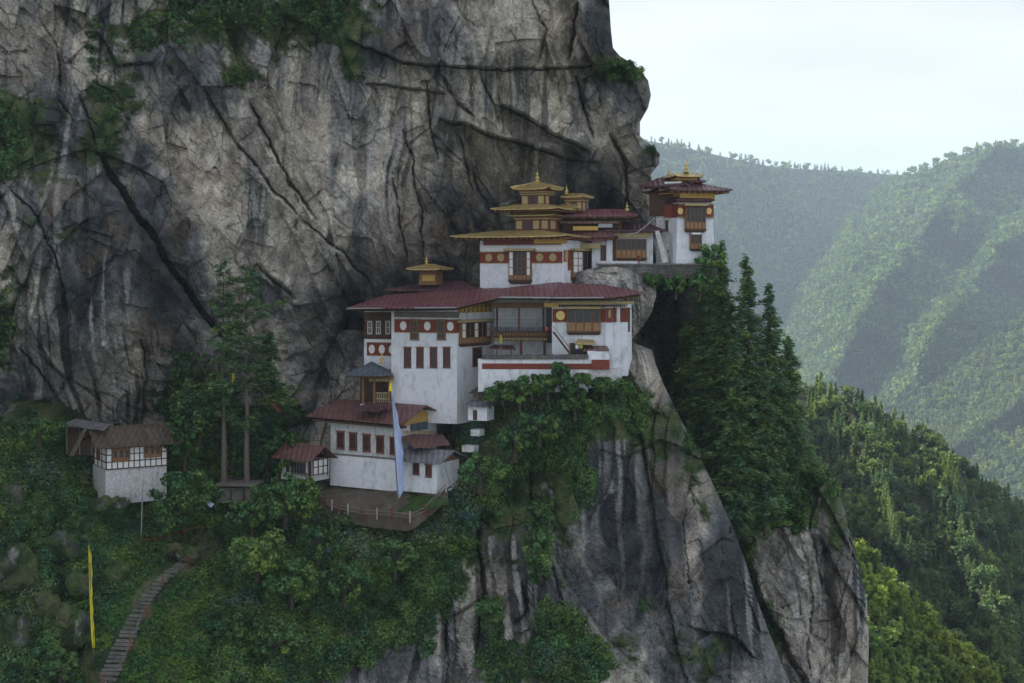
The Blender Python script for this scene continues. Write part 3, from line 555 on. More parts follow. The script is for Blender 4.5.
def pinnacle(T, p, h):
    m = MB(); r = h * 0.16
    m.lathe(p, [(r*1.5, 0), (r*1.6, h*.06), (r*.7, h*.12), (r*.6, h*.2), (r*1.15, h*.26), (r*1.2, h*.36), (r*.5, h*.44), (r*.35, h*.5), (r*.7, h*.56), (r*.6, h*.64), (r*.25, h*.7), (r*.15, h*.85), (.01, h)], 10)
    return m.build('pinnacle', M['gold'], T)
def hip_roof(T, fr, s0, s1, dF, dB, ze, zt, inx, ind, th, lift, mat, name='roof', soffit='red_wood', rafters=None):
    """eave rectangle s0..s1 / dF(out)..dB(in) at ze; top rectangle inset by inx, ind at zt; the corners turn up"""
    E = []; q = [(s0, dF), (s1, dF), (s1, dB), (s0, dB)]
    for i in range(4):
        (a, b), (c, d) = q[i], q[(i + 1) % 4]
        for t, l in ((0, 1.0), (0.06, 0.45), (0.16, 0.12), (0.5, 0), (0.84, 0.12), (0.94, 0.45)): E.append((a + (c - a) * t, b + (d - b) * t, ze + lift * l))
    n = len(E); cs, cd = (s0 + s1) / 2, (dF + dB) / 2
    def mid(k):   # hollow slope between eave and top
        r = []
        for (a, b, z) in E:
            ta = min(max(a, s0 + inx), s1 - inx); tb = min(max(b, dB + ind), dF - ind)
            kk = k; r.append((a + (ta - a) * kk, b + (tb - b) * kk, z + (zt - z) * (kk ** 1.25 * 0.9 + .1 * kk)))
        return r
    rings = [[(a, b, z - th) for a, b, z in E], E, mid(0.35), mid(0.7), mid(1.0)]
    m = MB(); pts = [fr.P(a, z, b) for rg in rings for (a, b, z) in rg]; fs = []
    for j in range(len(rings) - 1): fs += [(j*n+i, j*n+(i+1) % n, (j+1)*n+(i+1) % n, (j+1)*n+i) for i in range(n)]
    fs.append(tuple(range(4*n, 5*n)))
    m.poly(pts, fs); R = m.build(name, mat, T)
    # soffit board a little inside the fascia
    m = MB(); k = 0.06; E2 = [(a + (cs - a) * k, b + (cd - b) * k, z - th * 0.6) for a, b, z in E]
    E3 = [(a + (cs - a) * .10, b + (cd - b) * .10, z - th * 1.9) for a, b, z in E]
    m.poly([fr.P(a, z, b) for rg in (E2, E3) for a, b, z in rg], [tuple(range(n))] + [(i, (i+1) % n, n+(i+1) % n, n+i) for i in range(n)] + [tuple(range(n, 2*n))])
    m.build('soffit', M[soffit], R)
    if rafters:
        m = MB(); st = rafters
        m.box(fr, s0 + .4, s1 - .4, ze - th - .20, ze - th - .10, dF - 1.6, dF - 1.4).box(fr, s1 - 1.6, s1 - 1.4, ze - th - .20, ze - th - .10, dB + .4, dF - .4)
        for S in np.arange(s0 + .5, s1 - .4, st): m.box(fr, S, S + st * .32, ze - th - .26, ze - th - .04, dF - 1.5, dF - .30)
        sb = -1
        for D in np.arange(dB + .5, dF - .4, st): m.box(fr, s1 - 1.5, s1 - .30, ze - th - .26, ze - th - .04, D, D + st * .32)
        m.build('rafter_row', M['wood'], R)
    return R
def window(T, fr, x0, y0, x1, y1, cols=2, rows=3, mat='red_wood', fr_w=.10, d=.10, pane='dark', name='window', off=0.0):
    s0, s1 = fr.S(x0), fr.S(x1); xm = (x0 + x1) / 2; z0, z1 = fr.Z(xm, y1), fr.Z(xm, y0)
    m = MB()
    m.box(fr, s0, s0+fr_w, z0, z1, -.05, d).box(fr, s1-fr_w, s1, z0, z1, -.05, d).box(fr, s0+fr_w, s1-fr_w, z0, z0+fr_w, -.05, d).box(fr, s0+fr_w, s1-fr_w, z1-fr_w, z1, -.05, d)
    for i in range(1, cols): c = s0 + (s1-s0)*i/cols; m.box(fr, c-.03, c+.03, z0+fr_w, z1-fr_w, -.03, d-.03)
    for i in range(1, rows): c = z0 + (z1-z0)*i/rows; m.box(fr, s0+fr_w, s1-fr_w, c-.03, c+.03, -.03, d-.05)
    W = m.build(name, M[mat], T)
    MB().box(fr, s0+fr_w, s1-fr_w, z0+fr_w, z1-fr_w, -.04, off + .015).build('pane', M[pane], W)
    MB().box(fr, s0-.12, s1+.12, z1, z1+.12, -.05, d+.10).build('lintel', M['wood'], W)
    MB().box(fr, s0-.08, s1+.08, z0-.10, z0, -.05, d+.06).build('sill', M['grey_wood'], W)
    return W
def bay(T, fr, x0, y0, x1, y1, cols, rows, white=(), proj=.45, top=None, blind=0.22, arch=True, mat='wood', name='bay_window'):
    """projecting carved timber window: grid of posts and rails, dark lights or white infill, stepped corbel below"""
    s0, s1 = fr.S(x0, proj), fr.S(x1, proj); xm = (x0+x1)/2; z0, z1 = fr.Z(xm, y1, proj), fr.Z(xm, y0, proj); H = z1 - z0; W_ = s1 - s0
    zc = z0 + H * .13; zb = zc + H * blind
    m = MB(); m.box(fr, s0, s1, zc, z1, -.05, proj - .12)
    pw = min(.11, W_ / cols * .22)
    for i in range(cols + 1): c = s0 + (W_ - pw) * i / cols; m.box(fr, c, c+pw, zc, z1, proj - .12, proj)
    for z in [zc, zb] + [zb + (z1 - zb) * (k + 1) / rows - (.08 if k == rows-1 else .04) for k in range(rows)]: m.box(fr, s0+.01, s1-.01, z, z+.09, proj-.12, proj-.015)
    B = m.build(name, M[mat], T)
    cw = W_ / cols; md = MB(); mw = MB(); mp = MB()
    for i in range(cols):
        a = s0 + cw*i + pw*.9; b = s0 + cw*(i+1) - pw*.1
        w_ = i in white; MB().box(fr, a, b, zb + .09, z1 - .08, proj-.13, proj-.085).build('infill_panel' if w_ else 'pane', M['white_trim' if w_ else 'dark'], B)
        mp.box(fr, a + .04, b - .04, zc + .12, zb - .03, proj-.13, proj-.06)
    mp.box(fr, s0 + .1, s1 - .1, zc + .3, zc + .34, proj-.14, proj-.10)
    mp.build('carved_panel', M['carving'], B)
    m = MB(); m.box(fr, s0-.06, s1+.06, z0 + H*.08, zc, -.05, proj+.05); m.box(fr, s0+.06, s1-.06, z0 + H*.03, z0 + H*.08, -.05, proj-.08); m.box(fr, s0+.2, s1-.2, z0, z0+H*.03, -.05, proj-.2)
    m.build('corbel', M['dark_wood'], B)
    if top:
        m = MB(); m.box(fr, s0-top, s1+top, z1+.04, z1+.34, -.05, proj+.35).box(fr, s0-top+.1, s1+top-.1, z1-.0, z1+.04, -.05, proj+.2)
        m.build('cornice', M['pale_ochre'], B)
        m = MB()
        for S in np.arange(s0-top+.05, s1+top-.05, .3): m.box(fr, S, S+.15, z1-.14, z1, proj, proj+.18)
        m.build('dentil_row', M['dark_wood'], B)
    return B
def frieze(T, fr, x0, y0, x1, y1, discs=(), dmat='gold', rz=1.0, d=.06, label=None, rr=.33):
    s0, s1 = fr.S(x0), fr.S(x1); xm = (x0+x1)/2; z0, z1 = fr.Z(xm, y1), fr.Z(xm, y0)
    Fz = MB().box(fr, s0, s1, z0, z1, -.05, d).build('frieze', M['frieze'], T)
    m = MB()
    for z in (z0, z1 - .10):
        m.box(fr, s0, s1, z + .02, z + .08, d - .01, d + .012)
        for S in np.arange(s0, s1 - .1, .26): m.box(fr, S, S+.13, z, z+.10, d, d+.03)
    m.build('dentil_row', M['pale_ochre'], Fz)
    r = (z1 - z0) * rr
    for x in discs: MB().disc(fr, fr.S(x), (z0+z1)/2, r, r*rz, 0, d+.05).build('medallion', M[dmat], Fz)
    return Fz
# ================================================================== the monastery
def Pz(px, py, Y): return tuple(at(px, py, Y))
# ---- boulder under the upper temple (bare rock)
def boulder(name, c, r, seed, mat, tone=0.4, sub=5, tilt=0):
    bm = bmesh.new(); bmesh.ops.create_icosphere(bm, subdivisions=sub, radius=1.0)
    V = np.array([v.co[:] for v in bm.verts]); Fc = np.array([[v.index for v in f.verts] for f in bm.faces]); bm.free()
    sgn = np.sign(V) * np.abs(V) ** 0.8; V = sgn * np.array(r)
    ct, st_ = math.cos(tilt), math.sin(tilt); V = np.stack([V[:, 0]*ct - V[:, 2]*st_, V[:, 1], V[:, 0]*st_ + V[:, 2]*ct], -1)
    W = V + np.array(c)
    a, ea = facets(W[:, 0] / 1.1 + .3 * W[:, 1], W[:, 2] / 1.5 + .3 * W[:, 1], seed, .6)
    k = 1 + 0.35 * fbm(W[:, 0] / 2, W[:, 1] / 2, W[:, 2] / 2, 5, seed) + .16 * a
    V = V * k[:, None] + np.array(c); z = V[:, 0] * 0
    V[:, 1] += .5 * a; col = rock_colour(V[:, 0] + V[:, 1] * .5, V[:, 2], z + tone, z + .62, z + .3, z, a, .6)
    return mesh_np(name, V, Fc, 3, mat, {'rock': (col, 'POINT')}, smooth=False)
def ledge_rock(name, out, c, Y, depth, mat, seed):
    bm = bmesh.new(); bmesh.ops.create_icosphere(bm, subdivisions=6, radius=1.0)
    V = np.array([v.co[:] for v in bm.verts]); Fc = np.array([[v.index for v in f.verts] for f in bm.faces]); bm.free()
    o = np.array(out, float) - c; o[:, 1] *= -1; th = np.arctan2(o[:, 1], o[:, 0]); k = th.argsort(); th = th[k]; rr = np.hypot(o[:, 0], o[:, 1])[k]
    t = np.arctan2(V[:, 2], V[:, 0]); R = np.interp(t, np.concatenate([th - 2*np.pi, th, th + 2*np.pi]), np.tile(rr, 3)) / F * Y
    q = np.hypot(V[:, 0], V[:, 2]); P = np.stack([V[:, 0] * R, V[:, 1] * depth * (1 - .35 * np.clip(-V[:, 2], 0, 1)), V[:, 2] * R], -1)
    P += at(c[0], c[1], Y)
    X, Z = P[:, 0], P[:, 2]; a, ea = facets((X + Z * .7) / 3.6, (Z - .5 * X) / 2.2, seed); b, eb = facets((X + Z) / 1.3, Z / 1.1, seed + 3)
    P[:, 1] += 1.1 * a + .45 * b + .5 * fbm(X / 2, Z / 2, P[:, 1] / 2, 4, seed); P[:, 2] += .22 * fbm(X, P[:, 1], Z, 3, seed + 9)
    z = X * 0; return mesh_np(name, P, Fc, 3, mat, {'rock': (rock_colour(X, Z, z + .8, z, z, z, a, .5), 'POINT')}, smooth=False)
tag(ledge_rock('rock_outcrop', [(572, 276), (600, 268), (640, 277), (656, 287), (654, 304), (645, 322), (633, 338), (622, 346), (606, 340), (585, 320), (570, 300)], np.array([615.0, 303.0]), 208, 5.0, M['cliff'], 5), kind='structure')

# ---- A. main white block with the big red roof and the gallery
Ym = 193.0
T = thing('temple_hall', 'tall white block with four narrow windows and an open gallery under the broad red roof', 'temple', Pz(457, 415, Ym))
f = Fr(457, Ym, 18); fs = Fr(457, Ym, 36, side=True)
xl, xr = f.S(394), 0.0
zb, zt = f.Z(457, 424), f.Z(457, 308)
MB().box(f, xl - .4, xr, zb, zt, -9.5, 0, tap=0.0).build('wall', M['white'], T)
MB().box(fs, .02, fs.S(495), zb, zt - .02, -4.5, -.02).build('side_wall', M['white'], T)
frieze(T, f, 394.5, 319, 457, 333, (403.5, 427.5, 450.5), 'white_trim', 1.3, rr=.25)
MB().pb(f, 394, 312, 458, 317.5, -.05, .5).build('eave_board', M['grey_wood'], T)
for x in (410.5, 437.5): window(T, f, x, 320, x + 8.5, 339.5, 2, 3, 'wood', .17, .22, off=.07)
for x in (404, 416.5, 430, 443.2): window(T, f, x, 347.5, x + 7.2, 367.5, 2, 4, 'red_wood', .17)
# side face and its bay
frieze(T, fs, 457.2, 319, 461, 333, ())
bay(T, fs, 462, 322, 491, 346, 7, 2, (0, 3, 6), .55, top=.35, mat='wood')
m = MB(); m.pb(fs, 458.5, 300, 492, 312.5, -.05, .12); P_ = m.build('painted_panel', M['ochre'], T)
m = MB()
for x in np.linspace(460, 490, 8): m.pb(fs, x, 300.5, x + .7, 312, .12, .16)
m.pb(fs, 459, 306, 491.5, 306.7, .12, .17); m.build('batten', M['dark_wood'], P_)
# recessed left wing
fl = Fr(394, 199, 16)
w0, w1 = fl.S(364), fl.S(398)
MB().box(fl, w0, w1, fl.Z(380, 385), fl.Z(380, 308), -6, 0).build('wall', M['white'], T)
MB().pb(fl, 364, 312, 395, 339, 0, .12).build('timber_panel', M['dark_wood'], T, 'dark timber upper storey of the recessed wing')
for x in (368, 376.5, 386): window(T, fl, x, 321, x + 4.6, 334, 2, 2, 'white_trim', .10, .22)
MB().pb(fl, 366, 339.5, 395, 342, 0, .5).build('ledge', M['white_trim'], T)
frieze(T, fl, 367, 342.5, 395, 356, (372, 382, 392), 'white_trim', 1.4, rr=.24)
# main roofs : three lapping sheets
def sheet_roof(T, pts, th, mat, name='roof'): return MB().slab([Pz(*p) for p in pts], th).build(name, M[mat], T)
Rf = sheet_roof(T, [(346, 308, 195), (400, 307, 190.5), (456, 306.5, 187), (499, 296.5, 190), (500, 287.5, 203), (440, 291, 205), (385, 295, 205)], .22, 'roof_red')
MB().slab([Pz(*p) for p in [(352, 310.3, 195.5), (455, 309, 188), (497, 299.5, 191), (498, 291, 203), (388, 299, 204)]], .18).build('soffit', M['dark_wood'], Rf)
MB().bar(Pz(347, 308.6, 194.7), Pz(456, 307.6, 186.7), .09).build('gutter', M['steel'], Rf)
R2 = sheet_roof(T, [(497, 296.5, 190.5), (551, 297, 189.5), (563, 285, 203), (562, 281.5, 203.5), (480, 290.5, 203)], .22, 'roof_red')
MB().bar(Pz(498, 297.4, 190.2), Pz(551, 297.8, 189.2), .11).build('gutter', M['steel'], R2)
m = MB()
for x in (505, 518, 531, 544): m.bar(Pz(x, 300, 190.8), Pz(x + 1, 299, 196), .16, 4)
m.build('rafter_row', M['wood'], R2)
# gallery between the two blocks
g = Fr(545, 195.5, 3); gb = Fr(545, 199, 3)
MB().box(gb, gb.S(494.5), gb.S(556), gb.Z(520, 366), gb.Z(520, 300), -3, 0).build('wall', M['white'], T)
MB().pb(g, 491, 302.5, 545, 308, -.2, .1).build('beam', M['wood'], T)
m = MB()
for y in (319.5, 322.5, 326): m.pb(g, 494, y, 545, y + .8, -.05, .08)
for x in np.arange(495, 545, 2.2): m.pb(g, x, 320, x + .55, 326, -.03, .05)
m.build('upper_railing', M['steel'], T)
m = MB(); m.pb(g, 494, 331, 548, 341, -3.3, .25)
Gd = m.build('balcony', M['dark_wood'], T)
m = MB()
for x in np.arange(494.5, 547, 2.9): m.pb(g, x, 332.5, x + 1.7, 335.8, .25, .32)
m.build('carved_panel', M['wood'], Gd)
m = MB()
for x in np.arange(494.5, 547, 1.9): m.pb(g, x, 338, x + .9, 340.3, .25, .35)
m.build('dentil_row', M['pale_ochre'], Gd)
for x, mt in ((497, 'dark_wood'), (519, 'red_wood'), (543.5, 'dark_wood')):
    MB().pb(g, x - 1, 308, x + 1, 331, -.15, .12).build('post', M[mt], T)
for x, mt in ((521, 'red_wood'), (544.5, 'dark_wood')): MB().pb(g, x - 1.3, 341, x + 1.3, 357, -.15, .15).build('post', M[mt], T)
MB().pb(gb, 546, 308, 554, 343, -.05, .06).build('doorway', M['dark'], T)
m = MB(); m.pb(g, 494, 326.5, 545, 331, -.1, .02); m.build('balcony_panel', M['slate'], T)
# small canopy roof with post, left of the gallery
m = MB().slab([Pz(487, 348.5, 193.2), (Pz(516, 349.5, 193)), Pz(513, 345, 196.5), Pz(494, 344.5, 196.5)], .12)
C_ = m.build('canopy', M['roof_rust'], T)
for x in (497, 511): MB().bar(Pz(x, 348, 194), Pz(x, 359, 194), .10).build('post', M['grey_wood'], C_)
window(T, fs, 472.5, 348, 481.5, 366, 2, 3, 'red_wood', .12)
# stair
m = MB(); a0 = np.array(Pz(552, 332, 191.0)); b0 = np.array(Pz(569.5, 355, 190.0))
for sd_ in (-.45, .45):
    o_ = np.array([.2, sd_, 0]); m.bar(a0 + o_, b0 + o_, .20, 4); m.bar(a0 + o_ + [0, 0, .75], b0 + o_ + [0, 0, .75], .06, 4)
St = m.build('staircase', M['dark_wood'], T)
m = MB()
for k in range(11): c = a0 + (b0 - a0) * (k + .5) / 11; m.bar(c + [.2, -.45, 0], c + [.2, .45, 0], .09, 4)
m.build('tread', M['grey_wood'], St)

# ---- B. east block
T = thing('temple_wing', 'white wing at the cliff corner with a carved bay window and red banded piers', 'temple', Pz(607, 368, 192))
f = Fr(609, 192.0, 6); fs = Fr(625, 192.6, 30, side=True)
MB().box(f, f.S(552), f.S(612), f.Z(600, 374), f.Z(600, 299), -9, 0).build('wall', M['white'], T)
m = MB(); f2 = Fr(626, 192.2, 10)
P1 = MB().box(f, f.S(605.5), f.S(613), f.Z(609, 372), f.Z(609, 306), -6, .5, tap=.06).build('pier', M['white'], T)
MB().pb(f, 605.9, 308, 612.4, 322.5, 0, .56).build('frieze', M['frieze'], P1)
MB().disc(f, f.S(609.6, .5), f.Z(609, 314, .5), .18, .6, .5, .62).build('medallion', M['pale_ochre'], P1)
P2 = MB().box(f2, f2.S(616), f2.S(627.5), f2.Z(620, 376), f2.Z(620, 304), -7, 0, tap=.08).build('pier', M['white'], T)
MB().pb(f2, 616, 308, 627.4, 322, -4, .05).build('frieze', M['frieze'], P2)
MB().box(f, f.S(611), f.S(620), f.Z(615, 374), f.Z(615, 304), -5, -.25).build('wall', M['white'], T)
for x in (616.5, 621): MB().pb(f2, x, 303, x + 3.5, 307.5, -1, .12).build('bracket', M['white_trim'], P2)
MB().pb(f, 612, 308, 616.5, 322, -3, .05).build('frieze', M['frieze'], T)
frieze(T, f, 552.5, 308.5, 567, 322.5, (560.5,), 'gold')
frieze(T, f, 600, 308.5, 606, 322.5, ())
bay(T, f, 567, 309, 600.5, 335, 4, 1, (), .5, top=.1, blind=.34)
MB().pb(f, 558, 300, 603, 304.5, -.05, .85).build('cornice', M['pale_ochre'], T)
MB().pb(f, 544, 302.5, 558.5, 307, -.05, .7).build('cornice', M['ochre'], T)
m = MB()
for x in np.arange(559, 625, 1.9): m.pb(f, x, 305, x + .9, 307, 0, .75)
m.build('dentil_row', M['dark_wood'], T)
MB().pb(f, 603, 301, 634, 304, -2.5, .75).build('cornice', M['pale_ochre'], T)
window(T, fs, 626.2, 309, 629.3, 331, 1, 3, 'red_wood', .12)
MB().pb(f, 569.5, 343, 592, 359, -.05, .08).build('doorway', M['dark'], T)
m = MB().slab([Pz(575, 343, 190.4), Pz(596, 343.5, 190.2), Pz(593, 339.5, 192.2), Pz(578, 339, 192.2)], .2); m.build('door_canopy', M['pale_ochre'], T)
for x in (570, 581.5): MB().pb(f, x, 343, x + 1.4, 358, .08, .2).build('door_post', M['wood'], T)
m = MB().slab([Pz(583, 350.5, 189.6), Pz(609, 350, 189.2), Pz(607, 345.5, 191.8), Pz(586, 345.8, 192)], .15); m.build('lean_to_roof', M['roof_rust'], T)
R3 = sheet_roof(T, [(545, 297.3, 190.2), (605, 296.8, 188.6), (625, 294.5, 188.6), (644, 291.8, 190.5), (628, 289.5, 200), (602, 284.5, 203.5), (561, 282.5, 203.5)], .22, 'roof_red')
MB().slab([Pz(*p) for p in [(550, 300, 190.7), (604, 299.5, 189.2), (641, 294.8, 191), (628, 291, 199), (565, 287, 203)]], .2).build('soffit', M['dark_wood'], R3)
MB().bar(Pz(549, 298, 189.9), Pz(604, 297.6, 188.3), .10).build('gutter', M['steel'], R3)
m = MB()
for x in np.arange(606, 640, 2.6): m.bar(Pz(x, 298.3 - (x - 606) * .08, 189 + (x - 606) * .05), Pz(x, 301.5, 192.5), .13, 4)
m.build('rafter_row', M['wood'], R3)

# ---- C. terrace wall with red band
f = Fr(560, 189.6, 2)
T = thing('terrace_wall', 'long white retaining wall with red band and dark coping below the gallery', 'wall', Pz(545, 385, 189.6))
MB().pb(f, 478, 359.2, 588, 392, -1.2, 0).build('wall', M['white'], T)
MB().pb(f, 482, 363.5, 609, 369.3, -.9, .05).build('red_band', M['frieze'], T)
m = MB(); rnd = random.Random(3); x = 482.0
while x < 588: wd = rnd.uniform(2, 4.5); y = 355.8 + rnd.uniform(-.5, .5) - (x - 482) * .01; m.pb(f, x, y, min(x + wd - .15, 589), 359.3, -1.3, .18 + rnd.uniform(0, .1)); x += wd
m.build('coping', M['stone'], T)
MB().pb(f, 587.5, 350.8, 609, 363.6, -1.2, .02).build('parapet', M['white'], T)
MB().pb(f, 591.5, 359.8, 609.5, 369.6, -.8, .25).build('red_band', M['frieze'], T)
MB().pb(f, 588, 369.5, 622, 388, -3, -.1).build('footing', M['stone_white'], T)

# ---- D. porch with pinnacle left of the block
T = thing('porch', 'small timber porch under blue grey roof, left of the tall white block', 'porch', Pz(378, 408, 194))
f = Fr(392, 193.6, 10)
hip_roof(T, f, f.S(347), f.S(389), .8, -4, f.Z(370, 374.5), f.Z(370, 362), 3.0, 2.6, .18, .12, M['slate'], soffit='dark_wood')
pinnacle(T, Pz(382, 363.5, 194.2), 1.7)
for x in (363, 374, 389): MB().pb(f, x - 1, 376, x + 1, 408, -1.4, -1.1).build('post', M['wood'], T)
m = MB(); m.pb(f, 368, 375.5, 393, 379, -1.5, -1.0); B_ = m.build('beam', M['wood'], T)
m = MB()
for x in np.arange(369, 392, 2.2): m.pb(f, x, 379, x + 1.3, 381.5, -1.5, -1.1)
m.build('bracket', M['pale_ochre'], B_)
MB().pb(f, 360, 376, 393, 408, -5.2, -4.9).build('back_wall', M['dark_wood'], T)
m = MB()
for x in np.arange(375, 388, 2.1): m.pb(f, x, 393, x + .7, 404, -1.6, -1.45)
m.pb(f, 375, 392.5, 388, 393.4, -1.65, -1.4).pb(f, 375, 398.5, 388, 399.3, -1.65, -1.4); m.build('lattice', M['pale_ochre'], T)
MB().pb(f, 360, 404.5, 393, 410, -5, -.6).build('plinth', M['stone_white'], T)

# ---- E. golden-roofed upper temple
Yt = 203.0
T = thing('golden_temple', 'white temple with stacked golden roofs and gilded pinnacle under the overhang', 'temple', Pz(563, 290, Yt))
f = Fr(563, Yt, 26); fs = Fr(563, Yt, 26, side=True)
zb, zt = f.Z(563, 292), f.Z(563, 240)
s0 = f.S(480); dS = fs.S(600)
MB().box(f, s0, 0, zb, zt, -dS, 0).build('wall', M['white'], T)
frieze(T, f, 480, 251.5, 562.5, 263.5, (489, 501, 540, 553), 'pale_ochre')
frieze(T, fs, 563.5, 250, 574, 262, (566,), 'pale_ochre', 1.5)
MB().pb(fs, 568.5, 250, 571, 270, .06, .14).build('hanging_strip', M['frieze'], T)
MB().pb(f, 480, 245, 507, 251, -.05, .14).build('upper_band', M['white_trim'], T)
MB().pb(f, 534, 243, 563, 250, -.05, .14).build('upper_band', M['white_trim'], T)
bay(T, f, 508.5, 251, 530.5, 284, 5, 3, (0, 4), .5, top=.7, blind=.12)
bay(T, fs, 573.5, 251, 592.5, 281, 4, 3, (0, 1), .45, top=.25, blind=.14)
for k, (y0, y1) in enumerate(((251, 263), (270, 271.5), (276, 277.5))): MB().pb(fs, 593.8 + k*.4, y0, 597.5, y1, -.05, .1).build('narrow_window', M['dark_wood'], T)
cs = s0 / 2
zz = lambda py, px=563: f.Z(px, py)
A = abs(s0)
# lower great roof
hip_roof(T, f, s0 - 3.6, 1.9, 2.6, -dS - 2.6, zz(236), zz(229.5), (A + 5.5) * .30, 3.6, .20, .22, M['gold_roof'], rafters=.9)
MB().box(f, s0 + .9, -.2, zz(244.5), zz(236.5), -dS + .6, .7).build('eave_frame', M['red_wood'], T)
MB().box(f, s0 + 9.2 * A / 13.5, .2, zz(243.5), zz(236.5), -1, .75).build('corner_panel', M['ochre'], T)
# middle storey
def storey(T, a, b, dF, dB, z0, z1, nf, ns):
    W = MB().box(f, a, b, z0, z1, dB, dF).build('upper_storey', M['red_wood'], T); h = z1 - z0
    for i in range(nf): c = a + (b - a) * (i + .5) / nf; w_ = (b - a) / nf * .34; MB().box(f, c - w_, c + w_, z0 + h*.12, z0 + h*.62, dF, dF + .05).build(*(('painted_panel', M['pale_ochre']) if i != 1 else ('pane', M['dark'])), W)
    for i in range(ns): c = dF + (dB - dF) * (i + .5) / ns; w_ = abs(dB - dF) / ns * .3; MB().box(f, b, b + .05, z0 + h*.12, z0 + h*.62, c - w_, c + w_).build(*(('pane', M['dark']) if i % 2 else ('painted_panel', M['pale_ochre'])), W)
    m = MB(); m.box(f, a, b, z0 + h*.72, z0 + h*.78, dF, dF + .06)
    for S in np.arange(a, b - .1, .32): m.box(f, S, S + .16, z0 + h*.70, z0 + h*.80, dF, dF + .12)
    for D in np.arange(dB, dF - .1, .32): m.box(f, b, b + .12, z0 + h*.70, z0 + h*.80, D, D + .16)
    m.box(f, a - .2, b + .2, z0 + h*.84, z0 + h*.98, dB - .2, dF + .2)
    m.build('cornice', M['pale_ochre'], W); return W
a1, b1 = f.S(515, -1.6), f.S(549, -1.6)
dB1 = -dS + 1.2
storey(T, a1, b1, -1.6, dB1, zz(230), zz(213.5), 4, 4)
hip_roof(T, f, a1 - .9, b1 + 1.0, -.7, dB1 - 1, zz(214.2), zz(211), .8, .8, .14, .05, M['gold_roof'])
hip_roof(T, f, a1 - 2.9, b1 + 2.6, .8, dB1 - 2.0, zz(208), zz(203), 3.1, 2.2, .17, .18, M['gold_roof'], rafters=.8)
MB().box(f, a1 + .1, b1 - .1, zz(212), zz(206), dB1 + .3, -2).build('eave_frame', M['red_wood'], T)
a2, b2 = f.S(521, -2.4), f.S(545, -2.4)
storey(T, a2, b2, -2.4, -5.4, zz(204), zz(188.5), 3, 2)
hip_roof(T, f, a2 - 1.2, b2 + 1.2, -1.2, -6.6, zz(187.3), zz(179), (b2 - a2 + 2.4) * .5 - .25, 2.5, .16, .45, M['gold_roof'])
c_ = f.P((a2 + b2) / 2, zz(179.2), -3.9); pinnacle(T, c_, 1.9)
# second small lantern at the back right
f3 = Fr(580, 208.5, 26)
a3, b3 = f3.S(562), f3.S(583)
storey_f = f; f = f3
zz3 = lambda py: f3.Z(575, py)
storey(T, a3 + .3, b3 - .3, -.4, -2.8, zz3(212), zz3(196.5), 3, 2)
hip_roof(T, f3, a3 - .2, b3 + .3, .3, -3.6, zz3(196.5), zz3(193), .9, 1.3, .16, .10, M['gold_roof'])
hip_roof(T, f3, a3 - 1.2, b3 - .6, .9, -3.0, zz3(208), zz3(203.5), .9, 1.3, .14, .08, M['gold_roof'])
pinnacle(T, Pz(566.5, 194, 209.5), 1.4)
f = storey_f

# ---- F. back hall with red roofs, right of the golden temple
T = thing('back_hall', 'low hall with layered dark red roofs between the golden temple and the tower', 'temple', Pz(625, 264, 212))
f = Fr(650, 210.5, -4)
MB().box(f, f.S(592), f.S(653), f.Z(625, 272), f.Z(625, 232), -5, 0).build('wall', M['white'], T)
bay(T, f, 616, 239, 646.5, 261, 6, 1, (), .35, top=.0, blind=.36)
MB().pb(f, 613.5, 232.5, 650, 237.5, -.05, .7).build('cornice', M['pale_ochre'], T)
window(T, f, 600.5, 246, 605.8, 260.5, 1, 4, 'red_wood', .16)
MB().pb(f, 609.5, 232, 616, 262, 0, .3).build('pier', M['dark_wood'], T); MB().pb(f, 606.5, 240, 612.5, 261.5, .0, .35).build('pier', M['white'], T)
MB().pb(f, 598, 261, 638, 266.5, -.05, .5).build('plinth', M['white'], T)
hip_roof(T, f, f.S(603), f.S(664), 1.8, -5, f.Z(630, 230.5), f.Z(630, 223.5), 2, 2.6, .18, .08, M['roof_dark'], soffit='dark_wood')
f2 = Fr(600, 208.5, 4)
hip_roof(T, f2, f2.S(557), f2.S(638), .8, -6, f2.Z(600, 215), f2.Z(600, 208.5), 2.4, 2.8, .28, .06, M['roof_red'], soffit='dark_wood', rafters=1.6)
MB().box(f2, f2.S(560), f2.S(622), f2.Z(600, 232), f2.Z(600, 214), -5, -.9).build('upper_wall', M['dark_wood'], T)
MB().box(f2, f2.S(560), f2.S(619), f2.Z(600, 223.5), f2.Z(600, 221.4), -2, .3).build('rail_roof', M['roof_rust'], T)
MB().pb(f2, 573, 226.3, 598, 230.3, -1.5, .35).build('painted_board', M['ochre'], T)
MB().pb(f2, 598.3, 223.8, 612.5, 227.5, -1.5, .3).build('metal_board', M['steel'], T)
pinnacle(T, Pz(627, 213.5, 209.5), 1.8)
f4 = Fr(622, 207, 10)
hip_roof(T, f4, f4.S(567), f4.S(617), .4, -5, f4.Z(600, 236), f4.Z(600, 229.5), 1.5, 2.0, .2, .25, M['roof_rust'], soffit='red_wood', rafters=.7)
MB().pb(f4, 572, 238.5, 605, 241.2, -3, -.1).build('lower_eave', M['roof_red'], T)
MB().pb(f4, 572, 243.2, 600, 248.5, -2, -.55).build('cornice', M['pale_ochre'], T)
m = MB().bar(Pz(626, 236, 206), Pz(668, 233, 209), .05); 

